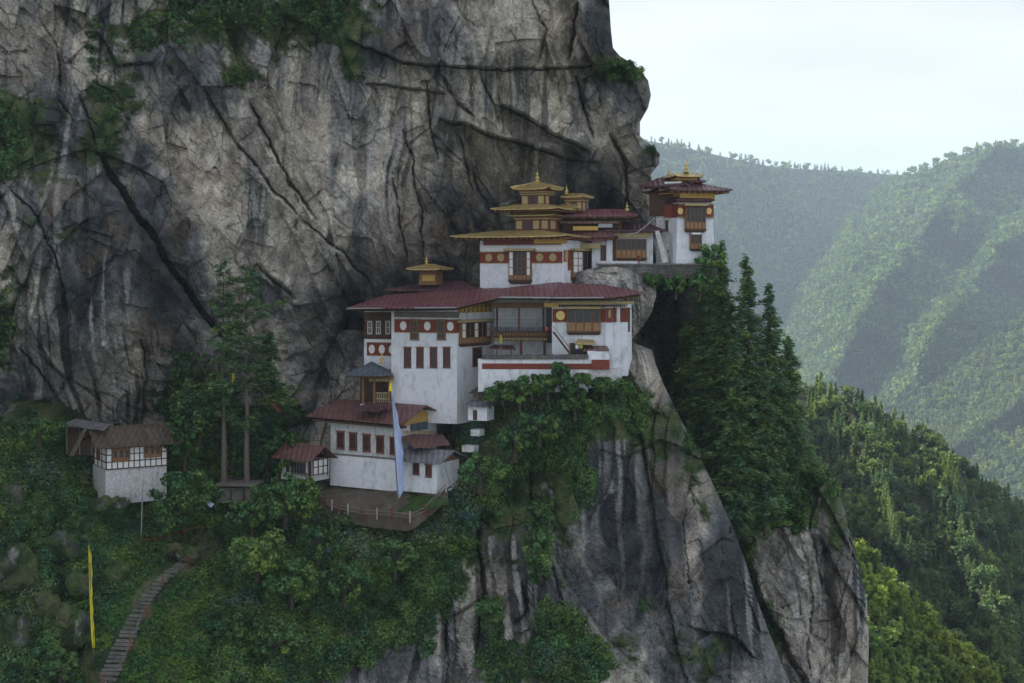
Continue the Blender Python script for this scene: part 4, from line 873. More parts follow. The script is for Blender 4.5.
# ---- G. corner tower
T = thing('corner_tower', 'white tapering tower with red frieze and tall carved window on the cliff edge', 'tower', Pz(694, 264, 210))
f = Fr(676, 208.0, -16); fL = Fr(676, 208.0, 62)
s1 = f.S(716)
zb, zt = f.Z(694, 268), f.Z(694, 196)
MB().box(f, 0, s1, zb, zt, -7.5, 0, tap=.55).build('wall', M['white'], T)
ft = Fr(677.5, 207.9, -16)
m = MB(); m.box(f, .34, s1 - .34, f.Z(694, 217.5), f.Z(694, 204), -7.2, -.05); Fz = m.build('frieze', M['frieze'], T)
m = MB()
for y in (217.3, 205): 
    for S in np.arange(.4, s1 - .5, .26): m.box(f, S, S + .13, f.Z(694, y), f.Z(694, y) + .1, -.1, -.01)
m.build('dentil_row', M['pale_ochre'], Fz)
for x in (680.3, 709): MB().disc(f, f.S(x), f.Z(x, 211), .42, .5, -.06, .05).build('medallion', M['gold'], Fz)
bay(T, f, 686, 206, 706, 232.5, 5, 1, (), .45, top=.28, blind=.26)
bay(T, f, 690.5, 234, 702, 251, 3, 1, (), .28, top=None, blind=.3)
MB().pb(f, 692, 232.6, 701, 234.4, 0, .4).build('ledge', M['white_trim'], T)
hip_roof(T, f, f.S(664), f.S(727), 2.0, -9, f.Z(694, 190.5), f.Z(694, 182.5), 3.4, 3.8, .17, .22, M['roof_dark'], rafters=.9)
MB().box(f, .5, s1 - .3, f.Z(694, 200.5), f.Z(694, 190), -7, .3).build('eave_frame', M['ochre'], T)
hip_roof(T, f, f.S(673.5), f.S(713), .9, -8, f.Z(694, 200), f.Z(694, 196.5), .9, 1, .16, .05, M['roof_dark'])
a2, b2 = f.S(682), f.S(698); zq = lambda py: f.Z(690, py)
MB().box(f, a2, b2, zq(188), zq(177), -4.4, -1.5).build('lantern', M['wood'], T)
MB().box(f, a2 - .4, b2 + .4, zq(179.5), zq(176.5), -4.8, -1.1).build('lantern_cornice', M['ochre'], T)
hip_roof(T, f, f.S(675.5), f.S(704.5), -.2, -5.8, zq(176), zq(171.5), 1.6, 2.0, .14, .22, M['gold_roof'])
hip_roof(T, f, f.S(690), f.S(708.5), -.8, -5.4, zq(180.5), zq(177.5), .6, 1.2, .14, .1, M['roof_dark'])
pinnacle(T, Pz(686.5, 172.3, 210.5), 1.9)
# left wing of the tower against the rock
T = thing('tower_annex', 'narrow dark timber annex squeezed between the rock and the corner tower', 'annex', Pz(662, 264, 211))
fa = Fr(676, 210.5, 30)
MB().box(fa, fa.S(656), fa.S(677), fa.Z(668, 268), fa.Z(668, 215), -5, 0).build('wall', M['stone_white'], T)
MB().box(fa, fa.S(650), fa.S(679), fa.Z(668, 216), fa.Z(668, 193), -5, .3).build('timber_storey', M['dark_wood'], T)
MB().pb(fa, 664, 205, 677, 217.5, .3, .36).build('frieze', M['frieze'], T)
MB().pb(fa, 664.5, 181.5, 681, 187.5, .4, 1.0).build('white_board', M['white_trim'], T)
hip_roof(T, fa, fa.S(643), fa.S(690), 1.6, -5.5, fa.Z(668, 185.5), fa.Z(668, 176.5), 2.0, 3.0, .2, .12, M['roof_dark'], soffit='dark_wood', rafters=.9)
MB().pb(fa, 659, 189, 676, 194, .2, 1.2).build('eave_frame', M['ochre'], T)
for (x0, y0, x1, y1) in ((665.5, 221, 668.3, 231), (670.5, 235, 673, 252)): window(T, fa, x0, y0, x1, y1, 1, 3, 'dark_wood', .1)
MB().pb(fa, 667, 250, 673, 264, 0, .1).build('door', M['frieze'], T)
pinnacle(T, Pz(669, 175, 213), 1.3)
f = Fr(670, 209.5, 4); m = MB()
for k in range(10): y = 262 - k * 3.2; m.pb(f, 661.5 + k*.1, y, 669 - k*.1, y + 3.3, -.4*k - 2, -.4*k)
tmesh(m, 'stone_stair', M['stone_white'], 'steep narrow stone stair climbing between the rock and the corner tower', 'stair')
m = MB().bar(Pz(657, 231, 209), Pz(665, 263, 208.5), .38, 6, .5)
tmesh(m, 'white_pillar', M['stone_white'], 'leaning pale stone buttress beside the narrow stone stair', 'buttress')

# ---- H. retaining walls below the upper temples
f = Fr(690, 207.4, 0)
T = thing('stone_parapet', 'long dark stone parapet along the cliff edge below the corner tower', 'wall', Pz(680, 275, 207.4))
m = MB(); rnd = random.Random(9)
for r in range(4):
    x = 598.0 + rnd.uniform(0, 2)
    while x < 716: wd = rnd.uniform(2.4, 5); m.pb(f, x, 265 + r*3.4, x + wd - .25, 265 + (r+1)*3.4 - .2, -1.2, rnd.uniform(0, .14)); x += wd
m.build('wall', M['stone'], T)
m = MB(); x = 597.0
while x < 716: wd = rnd.uniform(4, 7); m.pb(f, x, 263.6 + rnd.uniform(-.2, .2), x + wd - .2, 265.2, -1.3, .25); x += wd
m.build('coping', M['grey_wood'], T)

# ---- I. back-left lantern hall
T = thing('lantern_chapel', 'dark red roofed chapel with small golden lantern, behind the big red roof', 'temple', Pz(430, 292, 206))
f = Fr(480, 205, 20)
hip_roof(T, f, f.S(384), f.S(483), 0, -9, f.Z(440, 290), f.Z(440, 281), 5.5, 4, .2, .1, M['roof_dark'], soffit='dark_wood')
MB().box(f, f.S(392), f.S(480), f.Z(440, 300), f.Z(440, 289.5), -7, -1.2).build('wall', M['dark_wood'], T)
fz = Fr(430, 208.5, 20); q1, q2 = fz.S(419), fz.S(436)
L_ = MB().box(fz, q1, q2, fz.Z(427, 285), fz.Z(427, 269), -2.6, 0).build('lantern', M['wood'], T)
MB().box(fz, q1 + .5, q2 - .2, fz.Z(427, 281), fz.Z(427, 275), 0, .05).build('painted_panel', M['ochre'], L_)
hip_roof(T, fz, fz.S(409.5), fz.S(444), 1.3, -3.9, fz.Z(427, 269.3), fz.Z(427, 263.8), 2.2, 2.3, .15, .2, M['gold_roof'])
pinnacle(T, Pz(426.5, 264.5, 209.5), 1.4)

# ---- J. lower long house
T = thing('monks_quarters', 'long white house with five red windows and rusty purple roof beside the flagpole', 'house', Pz(400, 485, 189))
f = Fr(401, 188.5, 30); fs = Fr(401, 188.5, 30, side=True)
s0 = f.S(330); dS = fs.S(437)
zb = f.Z(401, 492); zt = f.Z(401, 427); zm = f.Z(401, 459.5)
MB().box(f, s0, 0, zb, zm, -dS, 0).build('wall', M['white'], T)
MB().box(f, s0 + .05, -.05, zm, zt, -dS + .05, -.10).build('upper_wall', M['pale_plaster'] if 'pale_plaster' in M else M['stone_white'], T)
MB().box(f, s0, 0, zm - .1, zm + .12, -dS, .08).build('ledge', M['grey_wood'], T)
for i in range(5):
    x = (337, 349.5, 363, 376.5, 390)[i]; y = 431.5 + i * 1.5
    window(T, f, x, y, x + 7.3, y + 17, 2, 2, 'red_wood', .20, .12)
zr = f.Z(401, 415)
r = MB()
RfL = fs.S(446)
E0 = f.P(s0 - 3.0, zt + .9, 1.5); E1 = f.P(1.2, zt + .55, 1.5); G1 = f.P(1.2, zr + 1.0, -dS / 2); G0 = f.P(s0 - 2, zr + 1.2, -dS / 2); B1 = f.P(1.2, zt + .55, -dS - 1.5); B0 = f.P(s0 - 3.0, zt + .8, -dS - 1.5)
Rr = MB().slab([E0, E1, G1, G0], .16).slab([G0, G1, B1, B0], .16).build('roof', M['roof_rust'], T)
MB().slab([f.P(s0 - 2.3, zt + .45, 1.1), f.P(.8, zt + .2, 1.1), f.P(.8, zt + .2, -.2), f.P(s0 - 2.3, zt + .45, -.2)], .3).build('soffit', M['dark_wood'], Rr)
MB().slab([np.array(Pz(353, 407.5, 190.5)), np.array(Pz(378, 411, 188.5)), np.array(Pz(392, 405.5, 191.5)), np.array(Pz(367, 403.5, 193.5))], .18).build('raised_vent', M['roof_dark'], Rr)
mz = MB(); mz.poly([f.P(-.02, zt, -.3), f.P(-.02, zt, -dS + .2), f.P(-.02, zr + .8, -dS / 2), f.P(-.3, zt, -.3), f.P(-.3, zt, -dS + .2), f.P(-.3, zr + .8, -dS / 2)], [(0, 1, 2), (3, 5, 4), (0, 3, 4, 1), (1, 4, 5, 2), (2, 5, 3, 0)])
mz.build('gable', M['ochre'], T)
MB().pb(fs, 411, 422.5, 428, 430.5, -.05, .10).build('gable_window', M['slate'], T)
m = MB()
for x in np.arange(404, 436, 3): m.pb(fs, x, 430.8, x + 1.5, 433.5, 0, .12)
m.build('dentil_row', M['pale_ochre'], T)
m = MB().slab([Pz(402, 436.5, 188.2), Pz(414, 447.5, 185.6), Pz(450, 444, 188), Pz(443, 434.5, 193), Pz(412, 434, 191)], .14); m.build('lean_to_roof', M['roof_rust'], T, 'rusty red tin lean-to roof')

# annex in front of it
T = thing('annex_house', 'small white annex with two red windows and grey metal roof right of the flag', 'house', Pz(437, 486, 184))
f = Fr(437, 184, 28); fs = Fr(437, 184, 28, side=True)
s0 = f.S(401); dS = fs.S(459)
zb = f.Z(437, 494); zt = f.Z(437, 463)
MB().box(f, s0, 0, zb, zt, -dS, 0).build('wall', M['white'], T)
for x, y in ((413, 461.5), (425.5, 464)): window(T, f, x, y + 1, x + 6.5, y + 13, 2, 2, 'red_wood', .18)
zr = f.Z(437, 452.5)
E0 = f.P(s0 - .6, zt + .12, .9); E1 = f.P(1.0, zt + .05, .9); G1 = f.P(1.0, zr, -dS / 2); G0 = f.P(s0 - .6, zr, -dS / 2); B1 = f.P(1.0, zt, -dS - .9); B0 = f.P(s0 - .6, zt, -dS - .9)
Rr = MB().slab([E0, E1, G1, G0], .12).slab([G0, G1, B1, B0], .12).build('roof', M['roof_grey'], T)
m = MB(); m.poly([f.P(.0, zt - .1, -.0), f.P(.0, zt - .1, -dS), f.P(.0, zr - .15, -dS / 2), f.P(.06, zt - .1, -.0), f.P(.06, zt - .1, -dS), f.P(.06, zr - .15, -dS / 2)], [(0, 1, 2), (3, 5, 4), (0, 3, 4, 1), (1, 4, 5, 2), (2, 5, 3, 0)]); m.build('gable', M['wood'], T)
MB().bar(Pz(444.5, 465, 184.6), Pz(450, 484, 185), .09).build('drainpipe', M['steel'], T)

# ---- K. hut left of the long house
T = thing('timber_hut', 'small hut with rusty roof and white lattice side wall, left of the long house', 'hut', Pz(311, 478, 190))
f = Fr(311, 190, 32); fs = Fr(311, 190, 32, side=True)
s0 = f.S(281); dS = fs.S(329)
zb, zt = f.Z(311, 482), f.Z(311, 461)
MB().box(f, s0, 0, zb, zt, -dS, 0).build('wall', M['stone_white'], T)
window(T, f, 291, 462, 306, 474, 5, 2, 'grey_wood', .12)
for x0, y0, x1, y1 in ((308, 459, 311, 480), (286, 456, 289, 472)): MB().pb(f, x0, y0, x1, y1, 0, .12).build('corner_post', M['dark_wood'], T)
MB().pb(fs, 313, 459, 328, 474.5, 0, .05).build('white_panel', M['white_trim'], T)
m = MB()
for x in (313, 318, 323, 327.3): m.pb(fs, x, 458.5, x + .8, 475, .05, .12)
for y in (459, 466, 473.5): m.pb(fs, 313, y, 328.5, y + .8, .05, .13)
m.build('lattice', M['dark_wood'], T)
zr = f.Z(311, 448)
MB().slab([f.P(s0 - .7, zt + .25, 1.1), f.P(.9, zt + .2, 1.1), f.P(.9, zr + .1, -dS / 2), f.P(s0 - .7, zr + .4, -dS / 2)], .14).slab([f.P(s0 - .7, zr + .4, -dS / 2), f.P(.9, zr + .1, -dS / 2), f.P(.9, zt, -dS - .8), f.P(s0 - .7, zt, -dS - .8)], .14).build('roof', M['roof_rust'], T)

# ---- L. two little sheds under the white block
for (x0, x1, y0, y1, Y, rm, lab, nm, wall) in ((471, 495, 391, 405, 190.5, 'shingle', 'tiny dark roofed shed against the terrace wall, above the pale shed', 'shed', 'grey_wood'),
                                       (466, 495, 404, 421, 188.5, 'roof_grey', 'tiny pale shed with flat grey roof at the foot of the tall white block', 'shed', 'white')):
    T = thing(nm, lab, 'shed', Pz(x1 - 6, y1, Y)); f = Fr(x1 - 8, Y, 22); fs = Fr(x1 - 8, Y, 22, side=True)
    a, b = f.S(x0 + 2), fs.S(x1 - 1); z0, z1 = f.Z(x1 - 8, y1), f.Z(x1 - 8, y0 + 3.5)
    MB().box(f, a, 0, z0, z1, -b, 0).build('wall', M[wall], T)
    MB().slab([f.P(a - .4, z1 + .2, .6), f.P(.5, z1 + .15, .6), f.P(.5, z1 + .9, -b - .5), f.P(a - .4, z1 + .95, -b - .5)], .12).build('roof', M[rm], T)
    MB().pb(f, x0 + 7, y0 + 6, x0 + 11, y1 - 1, 0, .06).build('door', M['dark_wood'], T)
# small plinth blocks
for (x, y, s_) in ((475, 430, 4.5), (468, 446, 6)):
    f = Fr(x, 187.6, 24); tmesh(MB().pb(f, x - s_, y, x + s_, y + 6, -1.5, 0), 'stone_block', M['stone_white'], 'pale square masonry block on the slope, ' + ('just below the pale shed' if y < 440 else 'right of the long house roofs'), 'block')

# ---- M. small half-timbered house on the left
T = thing('cliffside_house', 'small half timbered white house on a rubble base below the left cliff', 'house', Pz(106, 492, 188))
f = Fr(106, 186.5, -32); fL = Fr(106, 186.5, 52)
s1 = f.S(166.5)
zm = f.Z(106, 469.5); zb = f.Z(106, 505); zt = f.Z(106, 448)
MB().box(f, -.1, s1, zb, zm, -6, 0).build('base_wall', M['stone_white'], T)
MB().box(f, 0, s1, zm, zt, -5.6, .12).build('timber_wall', M['white_trim'], T)
m = MB(); n_ = 11
for i in range(n_ + 1): S = s1 * i / n_; m.box(f, S - .06, S + .06, zm, zt, .12, .2)
for k in (0, .33, .66, .97): m.box(f, 0, s1, zm + (zt-zm)*k - .06, zm + (zt-zm)*k + .07, .12, .21)
for k in (0, .33, .66, .97): m.box(f, -.08, 0, zm + (zt-zm)*k - .06, zm + (zt-zm)*k + .07, -5.6, .2)
for D in (-5.6, -3.8, -1.9, .1): m.box(f, -.08, 0, zm, zt, D, D + .12)
m.build('timber_framing', M['dark_wood'], T)
for (x0, x1, y0) in ((112.5, 130.5, 447.5), (144, 161, 443.5)):
    ww = (x1 - x0) / 3
    W = MB().pb(f, x0, y0 + 1, x1, y0 + 14, .1, .30).build('window', M['wood'], T)
    for i in range(3): MB().pb(f, x0 + ww*i + 1.4, y0 + 3, x0 + ww*(i+1) - 1.4, y0 + 10, .3, .33, dref=.3).build('pane', M['dark'], W)
MB().box(f, -.14, -.06, zm + .9, zt - .4, -4.2, -2.6).build('window', M['red_wood'], T)
zr = f.Z(140, 424)
E = [f.P(-2.0, zt + .35, 1.6), f.P(s1 + 1.6, zt + .30, 1.6), f.P(s1 + .8, zt + 2.6, -2.8), f.P(-1.6, zt + 2.6, -2.8)]
Bk = [f.P(-.6, zt + 2.6, -2.8), f.P(s1 + .4, zt + 2.6, -2.8), f.P(s1 + 1.2, zt + .3, -7), f.P(-1.6, zt + .3, -7)]
R_ = MB().slab(E, .16).slab(Bk, .16).build('roof', M['shingle'], T)
m = MB()
for S in np.arange(-1.4, s1 + 1, .42): m.box(f, S, S + .2, zt + .02, zt + .2, .1, 1.25)
m.build('rafter_row', M['wood'], R_)
rnd = random.Random(4); m = MB()
for k in range(16):
    S = rnd.uniform(-1, s1); m.bar(f.P(S, zt + .55, 1.2), f.P(S + rnd.uniform(-.3, .5), zt + 2.0, -1.6), .06, 4)
m.build('roof_batten', M['grey_wood'], R_)
T = thing('lean_to_shed', 'open wooden lean-to with grey board roof, left of the half timbered house', 'shed', Pz(82, 455, 191))
m = MB().slab([Pz(62, 424.5, 190), Pz(104, 430, 186), Pz(110, 424, 190), Pz(76, 418.5, 194)], .12); m.build('roof', M['roof_grey'], T)
f = Fr(92, 190, 10)
MB().pb(f, 66, 428, 92, 455, -1.2, -1.0).build('board_wall', M['dark_wood'], T)
for x in (66, 79, 91): MB().pb(f, x, 425, x + 1.4, 455, -.9, -.7).build('post', M['grey_wood'], T)
for k, (x0, x1) in enumerate(((88, 70), (90, 72.5))): tmesh(MB().bar(Pz(x0, 422, 185.6), Pz(x1, 456, 184.5), .09), 'leaning_pole', M['pale_bark'], 'long pale pole leaning on the lean-to roof, ' + ('upper left of the two' if k == 0 else 'lower right of the two'), 'pole', 'poles leaning on the lean-to')

for i, (x, y, Y, r, t) in enumerate(((18, 572, 172.5, (2.6, 1.5, 3.0), .2), (62, 548, 176.5, (2.0, 1.2, 2.2), .1), (70, 628, 166.5, (2.3, 1.2, 2.6), .5), (48, 610, 168.5, (1.6, 1.0, 2.0), .2), (118, 575, 173.5, (1.8, 1.0, 1.5), .4),
                                (8, 500, 179.5, (1.6, 1.2, 2.4), .2), (100, 505, 183, (1.5, 1, 1.0), .3), (120, 503, 183.5, (1.1, .9, .8), .4), (14, 640, 164, (1.8, 1.2, 3.0), .1), (78, 585, 171.5, (1.4, 1, 1.6), .3), (182, 552, 180.5, (2.6, 1.0, 1.1), -.6))):
    tag(boulder('rock_outcrop', at(x, y, Y + .6), r, 40 + i, M['cliff'], t - .9, sub=5, tilt=.3 * math.sin(i * 2.3)), kind='structure')
# ================================================================== yard, steps, small things
def ground(px, py, layer='promontory', off=0.0):
    L = LAYERS[layer]; d = (L['px'] - px)**2 + (L['py'] - py)**2; i = np.unravel_index(np.argmin(d), d.shape)
    p = L['P'][i].copy(); p[1] -= off; return p
back = [(316, 478, 198), (332, 479, 197.6), (366, 485.5, 193), (400, 491.5, 188.4), (437, 494, 183.9), (455, 483, 185.5)]
front = [(315, 493, 193), (323, 504, 189), (347, 511.5, 186.5), (375, 516, 184.6), (411, 519.5, 182.3), (448, 489, 183)]
n = 24; V = []; 
for r in range(9):
    for k in range(n):
        t = k / (n - 1) * 5; i = min(int(t), 4); u = t - i
        b_ = np.array(Pz(*back[i])) * (1 - u) + np.array(Pz(*back[i+1])) * u; f_ = np.array(Pz(*front[i])) * (1 - u) + np.array(Pz(*front[i+1])) * u
        p = b_ + (f_ - b_) * min(r / 7, 1); p[2] += .12 * math.sin(k * 2.1 + r * 1.7) * (0 < r < 7)
        if r == 8: p[2] -= 1.6; p[1] += .15
        V.append(p)
idx = np.arange(9 * n).reshape(9, n); q = np.stack([idx[:-1, :-1], idx[1:, :-1], idx[1:, 1:], idx[:-1, 1:]], -1).reshape(-1, 4)
tag(mesh_np('terrace_ground', V, q, 4, M['earth'], smooth=True), kind='structure')
# lawn at the foot of the flagpole
lw = []; m = 18
for r in range(4):
    for k in range(m):
        a = 2 * math.pi * k / m; rr = (0.02, .5, .85, 1.0)[r] * 1.18 * (1 + .15 * math.sin(3 * a + 1) + .1 * math.sin(7 * a))
        x = 409 + 30 * rr * math.cos(a); y = 502.5 + 8.5 * rr * math.sin(a) + (x - 409) * -.06
        Y = 188.2 - (y - 494) * .22 - (x - 400) * .11; p = np.array(Pz(x, y, Y)); p[1] -= .25 * (r < 3); p[2] += .1 * (r < 3); lw.append(p)
idx = np.arange(4 * m).reshape(4, m); q = np.stack([idx[:-1], np.roll(idx, -1, 1)[:-1], np.roll(idx, -1, 1)[1:], idx[1:]], -1).reshape(-1, 4)
tag(mesh_np('lawn', lw, q, 4, M['grass'], smooth=True), kind='structure')
# fence round the yard
M['fence_pale'] = plain('faded_fence_paint', (0.42, 0.33, 0.30), .85, .3, 4)
T = thing('terrace_fence', 'low fence with red and white posts along the curved terrace edge below the long house', 'fence', Pz(375, 517, 184))
fp = [(316, 497, 191.8), (319, 500, 190.3), (325, 506, 188.4), (332, 508.5, 187.2), (339, 511, 186.7), (348, 513, 186), (362, 516, 185), (377, 517, 184.2), (392, 518, 183.4), (410, 520.5, 182.1), (425, 513.5, 182.2), (446, 490, 182.6)]
for i, p in enumerate(fp):
    h = 1.5; b_ = np.array(Pz(*p)); b_[2] -= .3
    w_ = i in (0, 4, 7, 9); MB().bar(b_, b_ + [0, 0, h], .13 if not w_ else .10, 5).build('post', M['frieze' if i % 2 == 0 or i < 3 else 'fence_pale'], T)
for j, h in enumerate((.65, 1.1)):
    m = MB()
    for p, q in zip(fp[:-1], fp[1:]): m.bar(np.array(Pz(*p)) + [0, 0, h - .3], np.array(Pz(*q)) + [0, 0, h - .3], .075, 5)
    m.build('rail', M['grey_wood'], T)
# tall prayer flag
def cloth(T, name, prof, Y, mat, seed, thick=.03):
    """prof: (py, left px, right px); thin folded cloth hanging along a pole"""
    rows = []; nC = 7
    ys = np.linspace(prof[0][0], prof[-1][0], 40); pl = np.interp(ys, [p[0] for p in prof], [p[1] for p in prof]); pr = np.interp(ys, [p[0] for p in prof], [p[2] for p in prof])
    V = []
    for sd_ in (0, 1):
        for i, y in enumerate(ys):
            for k in range(nC):
                u = k / (nC - 1); yy = Y + .35 * math.sin(u * 7 + y * .06 + seed) * u + .2 * math.sin(y * .13 + seed) * u + sd_ * thick
                V.append(Pz(pl[i] + (pr[i] - pl[i]) * u + .4 * math.sin(y * .35 + seed) * u, y, yy))
    n1 = 40 * nC; Fc = []
    for i in range(39):
        for k in range(nC - 1):
            a = i * nC + k; Fc += [(a, a + 1, a + nC + 1, a + nC), (n1 + a, n1 + a + nC, n1 + a + nC + 1, n1 + a + 1)]
    ring = list(range(nC)) + [i * nC + nC - 1 for i in range(1, 40)] + [39 * nC + k for k in range(nC - 2, -1, -1)] + [i * nC for i in range(38, 0, -1)]
    for a, b in zip(ring, ring[1:] + ring[:1]): Fc.append((a, b, n1 + b, n1 + a))
    return MB().poly(V, Fc).build(name, mat, T)
T = thing('prayer_flag', 'tall narrow pale blue prayer flag on a pole in front of the long house', 'flag', Pz(398, 500, 184))
MB().bar(Pz(398, 500, 184), Pz(391, 390, 184), .09, 6, .05).build('pole', M['grey_wood'], T)
c_ = Pz(390.6, 391, 184); MB().lathe(c_, [(.26, 0), (.24, .25), (.19, .5), (.14, .8), (.08, 1.0), (.03, 1.3)], 10).build('finial', M['yellow_cloth'], T)
cloth(T, 'cloth', [(396, 391.8, 393.2), (410, 392.8, 396.5), (430, 394.2, 400.5), (455, 395.6, 403.2), (475, 396.7, 404.6), (490, 397.4, 404.2), (498, 397.8, 400)], 184.0, M['blue_cloth'], 1)
g_ = ground(93, 652)
T = thing('yellow_banner', 'tall thin yellow prayer banner on a pole beside the lower stone steps', 'flag', tuple(g_))
Yb = g_[1] - .6
MB().bar(Pz(94, 660, Yb), Pz(88.5, 541, Yb), .07, 5, .04).build('pole', M['grey_wood'], T)
cloth(T, 'cloth', [(545, 88.3, 89.6), (560, 88.6, 92), (590, 89.3, 92.2), (620, 90.5, 93.6), (640, 91.5, 95.2), (648, 92.5, 94.5)], Yb - .05, M['yellow_cloth'], 2)
T = thing('small_flag', 'small yellow flag on the terrace below the gallery balcony', 'flag', Pz(501, 357, 190)); MB().bar(Pz(501, 357, 190), Pz(500.5, 334, 190), .05, 5).build('pole', M['grey_wood'], T)
cloth(T, 'cloth', [(335, 500, 501.5), (340, 499.6, 502), (344, 500, 502)], 189.9, M['yellow_cloth'], 3)
# lamp pole and wire, rails
g_ = ground(141, 540)
T = thing('utility_pole', 'slim grey utility pole standing below the half timbered house', 'pole', tuple(g_)); Yp = g_[1]
MB().bar(Pz(141, 542, Yp), Pz(143, 480, Yp), .10, 6, .07).build('mast', M['steel'], T)
MB().bar(Pz(143, 481.5, Yp), Pz(156, 488, Yp + 2), .03, 4).bar(Pz(156, 488, Yp + 2), Pz(163, 492, Yp + 3), .03, 4).build('wire', M['steel'], T)
def rail(name, pts, label, mat, r=.07, posts=True, cat='railing', h=.9, group=None):
    T = thing(name, label, cat, tuple(pts[0]), group); m = MB()
    for a, b in zip(pts[:-1], pts[1:]): m.bar(np.array(a) + [0, 0, h], np.array(b) + [0, 0, h], r, 5)
    m.build('rail', M[mat], T)
    if posts:
        for a in pts: MB().bar(np.array(a) - [0, 0, .4], np.array(a) + [0, 0, h], .09, 5).build('post', M[mat], T)
    return T
rail('path_railing', [ground(x, y + 4, off=1.8) for x, y in ((143, 541), (158, 538), (172, 535), (188, 531), (204, 526))], 'red handrail beside the path below the half timbered house', 'frieze')
tmesh(MB().bar(Pz(31, 575.5, ground(31, 576)[1] - .8), Pz(58, 567, ground(58, 567)[1] - .8), .17, 8), 'metal_pipe', M['steel'], 'pale metal pipe lying across the bushy rocks on the left slope', 'pipe')
tmesh(MB().slab([Pz(203, 501, 184.2), Pz(211, 507, 183.4), Pz(214, 504, 184), Pz(206, 499, 185)], .08), 'metal_sheet', M['blue_cloth'], 'pale blue metal sheet lying between trees below the timber platform', 'sheet')
# stone steps
M['step_stone'] = ground_material('step_stone', (0.09, 0.088, 0.085), (0.17, 0.165, 0.155), (0.27, 0.26, 0.24))
path = np.array([(98, 700), (106, 683), (119, 654), (134, 622), (148, 596), (158, 583), (171, 572), (188, 559), (206, 545)], float)
seg = np.cumsum([0] + list(np.hypot(*(path[1:] - path[:-1]).T))); N = 42
st = MB(); rnd = random.Random(12); L_, R_ = [], []
for k in range(N):
    t = seg[-1] * (k + .5) / N; x = np.interp(t, seg, path[:, 0]); y = np.interp(t, seg, path[:, 1]); x2 = np.interp(t + 6, seg, path[:, 0]); y2 = np.interp(t + 6, seg, path[:, 1])
    g0 = ground(x, y); g1 = ground(x2, y2) if k < N - 2 else g0 + (g0 - ground(x - 3, y + 3)); d = g1 - g0; d[2] = 0; d = d / (np.linalg.norm(d) + 1e-6); sx_ = np.array([d[1], -d[0], 0]); wd = 1.15 - .4 * k / N
    c = g0 + [0, -.35, .12]; th = .24
    rr = [rnd.uniform(-.07, .07) for _ in range(4)]
    pts = [c - sx_ * (wd + rr[0]) - d * .24, c + sx_ * (wd + rr[1]) - d * (.24 + rr[2]), c + sx_ * (wd + rr[1]) + d * .20, c - sx_ * (wd + rr[0]) + d * .20]
    st.slab(pts, th); L_.append(c - sx_ * wd); R_.append(c + sx_ * (wd + .1))
o = st.build('stone_steps', M['step_stone']); tag(o, kind='structure')
T = thing('step_handrail', 'thin pale handrail with red posts along the right side of the stone steps', 'railing', tuple(R_[0]))
m = MB()
for h in (.55, .95):
    for a, b in zip(R_[:-3:3], R_[3::3]): m.bar(a + [0, 0, h], b + [0, 0, h], .045, 4)
m.build('rail', M['grey_wood'], T)
for k in (4, 12, 20, 28, 35): MB().bar(R_[k] - [0, 0, .3], R_[k] + [0, 0, 1.1], .12, 5).build('post', M['frieze'], T)
# tree platform
T = thing('timber_platform', 'dark timber platform between the two tall bare pine trunks', 'platform', Pz(236, 490, 190))
f = Fr(236, 190, 4)
MB().pb(f, 216, 484, 257, 486.5, -4, 0).build('deck', M['grey_wood'], T)
for x in (218, 230, 243, 255): MB().pb(f, x, 486.5, x + 1.2, 500, -.3, -.1).build('post', M['dark_wood'], T)
m = MB(); m.pb(f, 218, 478, 256, 479, -3.6, -3.5); m.build('rail', M['dark_wood'], T)
MB().pb(f, 216, 488, 257, 503, -3, -.35).build('footing', M['stone'], T)
# prayer cloths strung between trees
for (prof, Y, mt, lb) in (([(399, 269, 271), (403, 271, 275), (408, 275, 280), (413, 280, 283)], 190, 'frieze', 'faded red prayer cloth strung beside the right tall pine'),
                      ([(371, 232.5, 234), (377, 232, 235), (384, 231.5, 233)], 190.5, 'yellow_cloth', 'scrap of yellow prayer cloth caught between the two tall pines')):
    o = cloth(None, 'prayer_cloth', prof, Y, M[mt], 4); tag(o, lb, 'prayer cloth')
m = MB(); pp = [Pz(251, 373, 190), Pz(258, 386, 190), Pz(269, 399, 190)]; 
for a, b in zip(pp[:-1], pp[1:]): m.bar(a, b, .03, 4)
pp = [Pz(625, 235, 205), Pz(637, 232.5, 206), Pz(646, 226, 207), Pz(654, 218, 208)]; w2 = MB()
for a, b in zip(pp[:-1], pp[1:]): w2.bar(a, b, .07, 4)
tmesh(m, 'rope', M['grey_wood'], 'thin rope tied from the right tall pine to the red prayer cloth', 'rope')
tmesh(w2, 'cable', M['steel'], 'pale slack cable hanging from the rock to the roof left of the tower', 'cable')
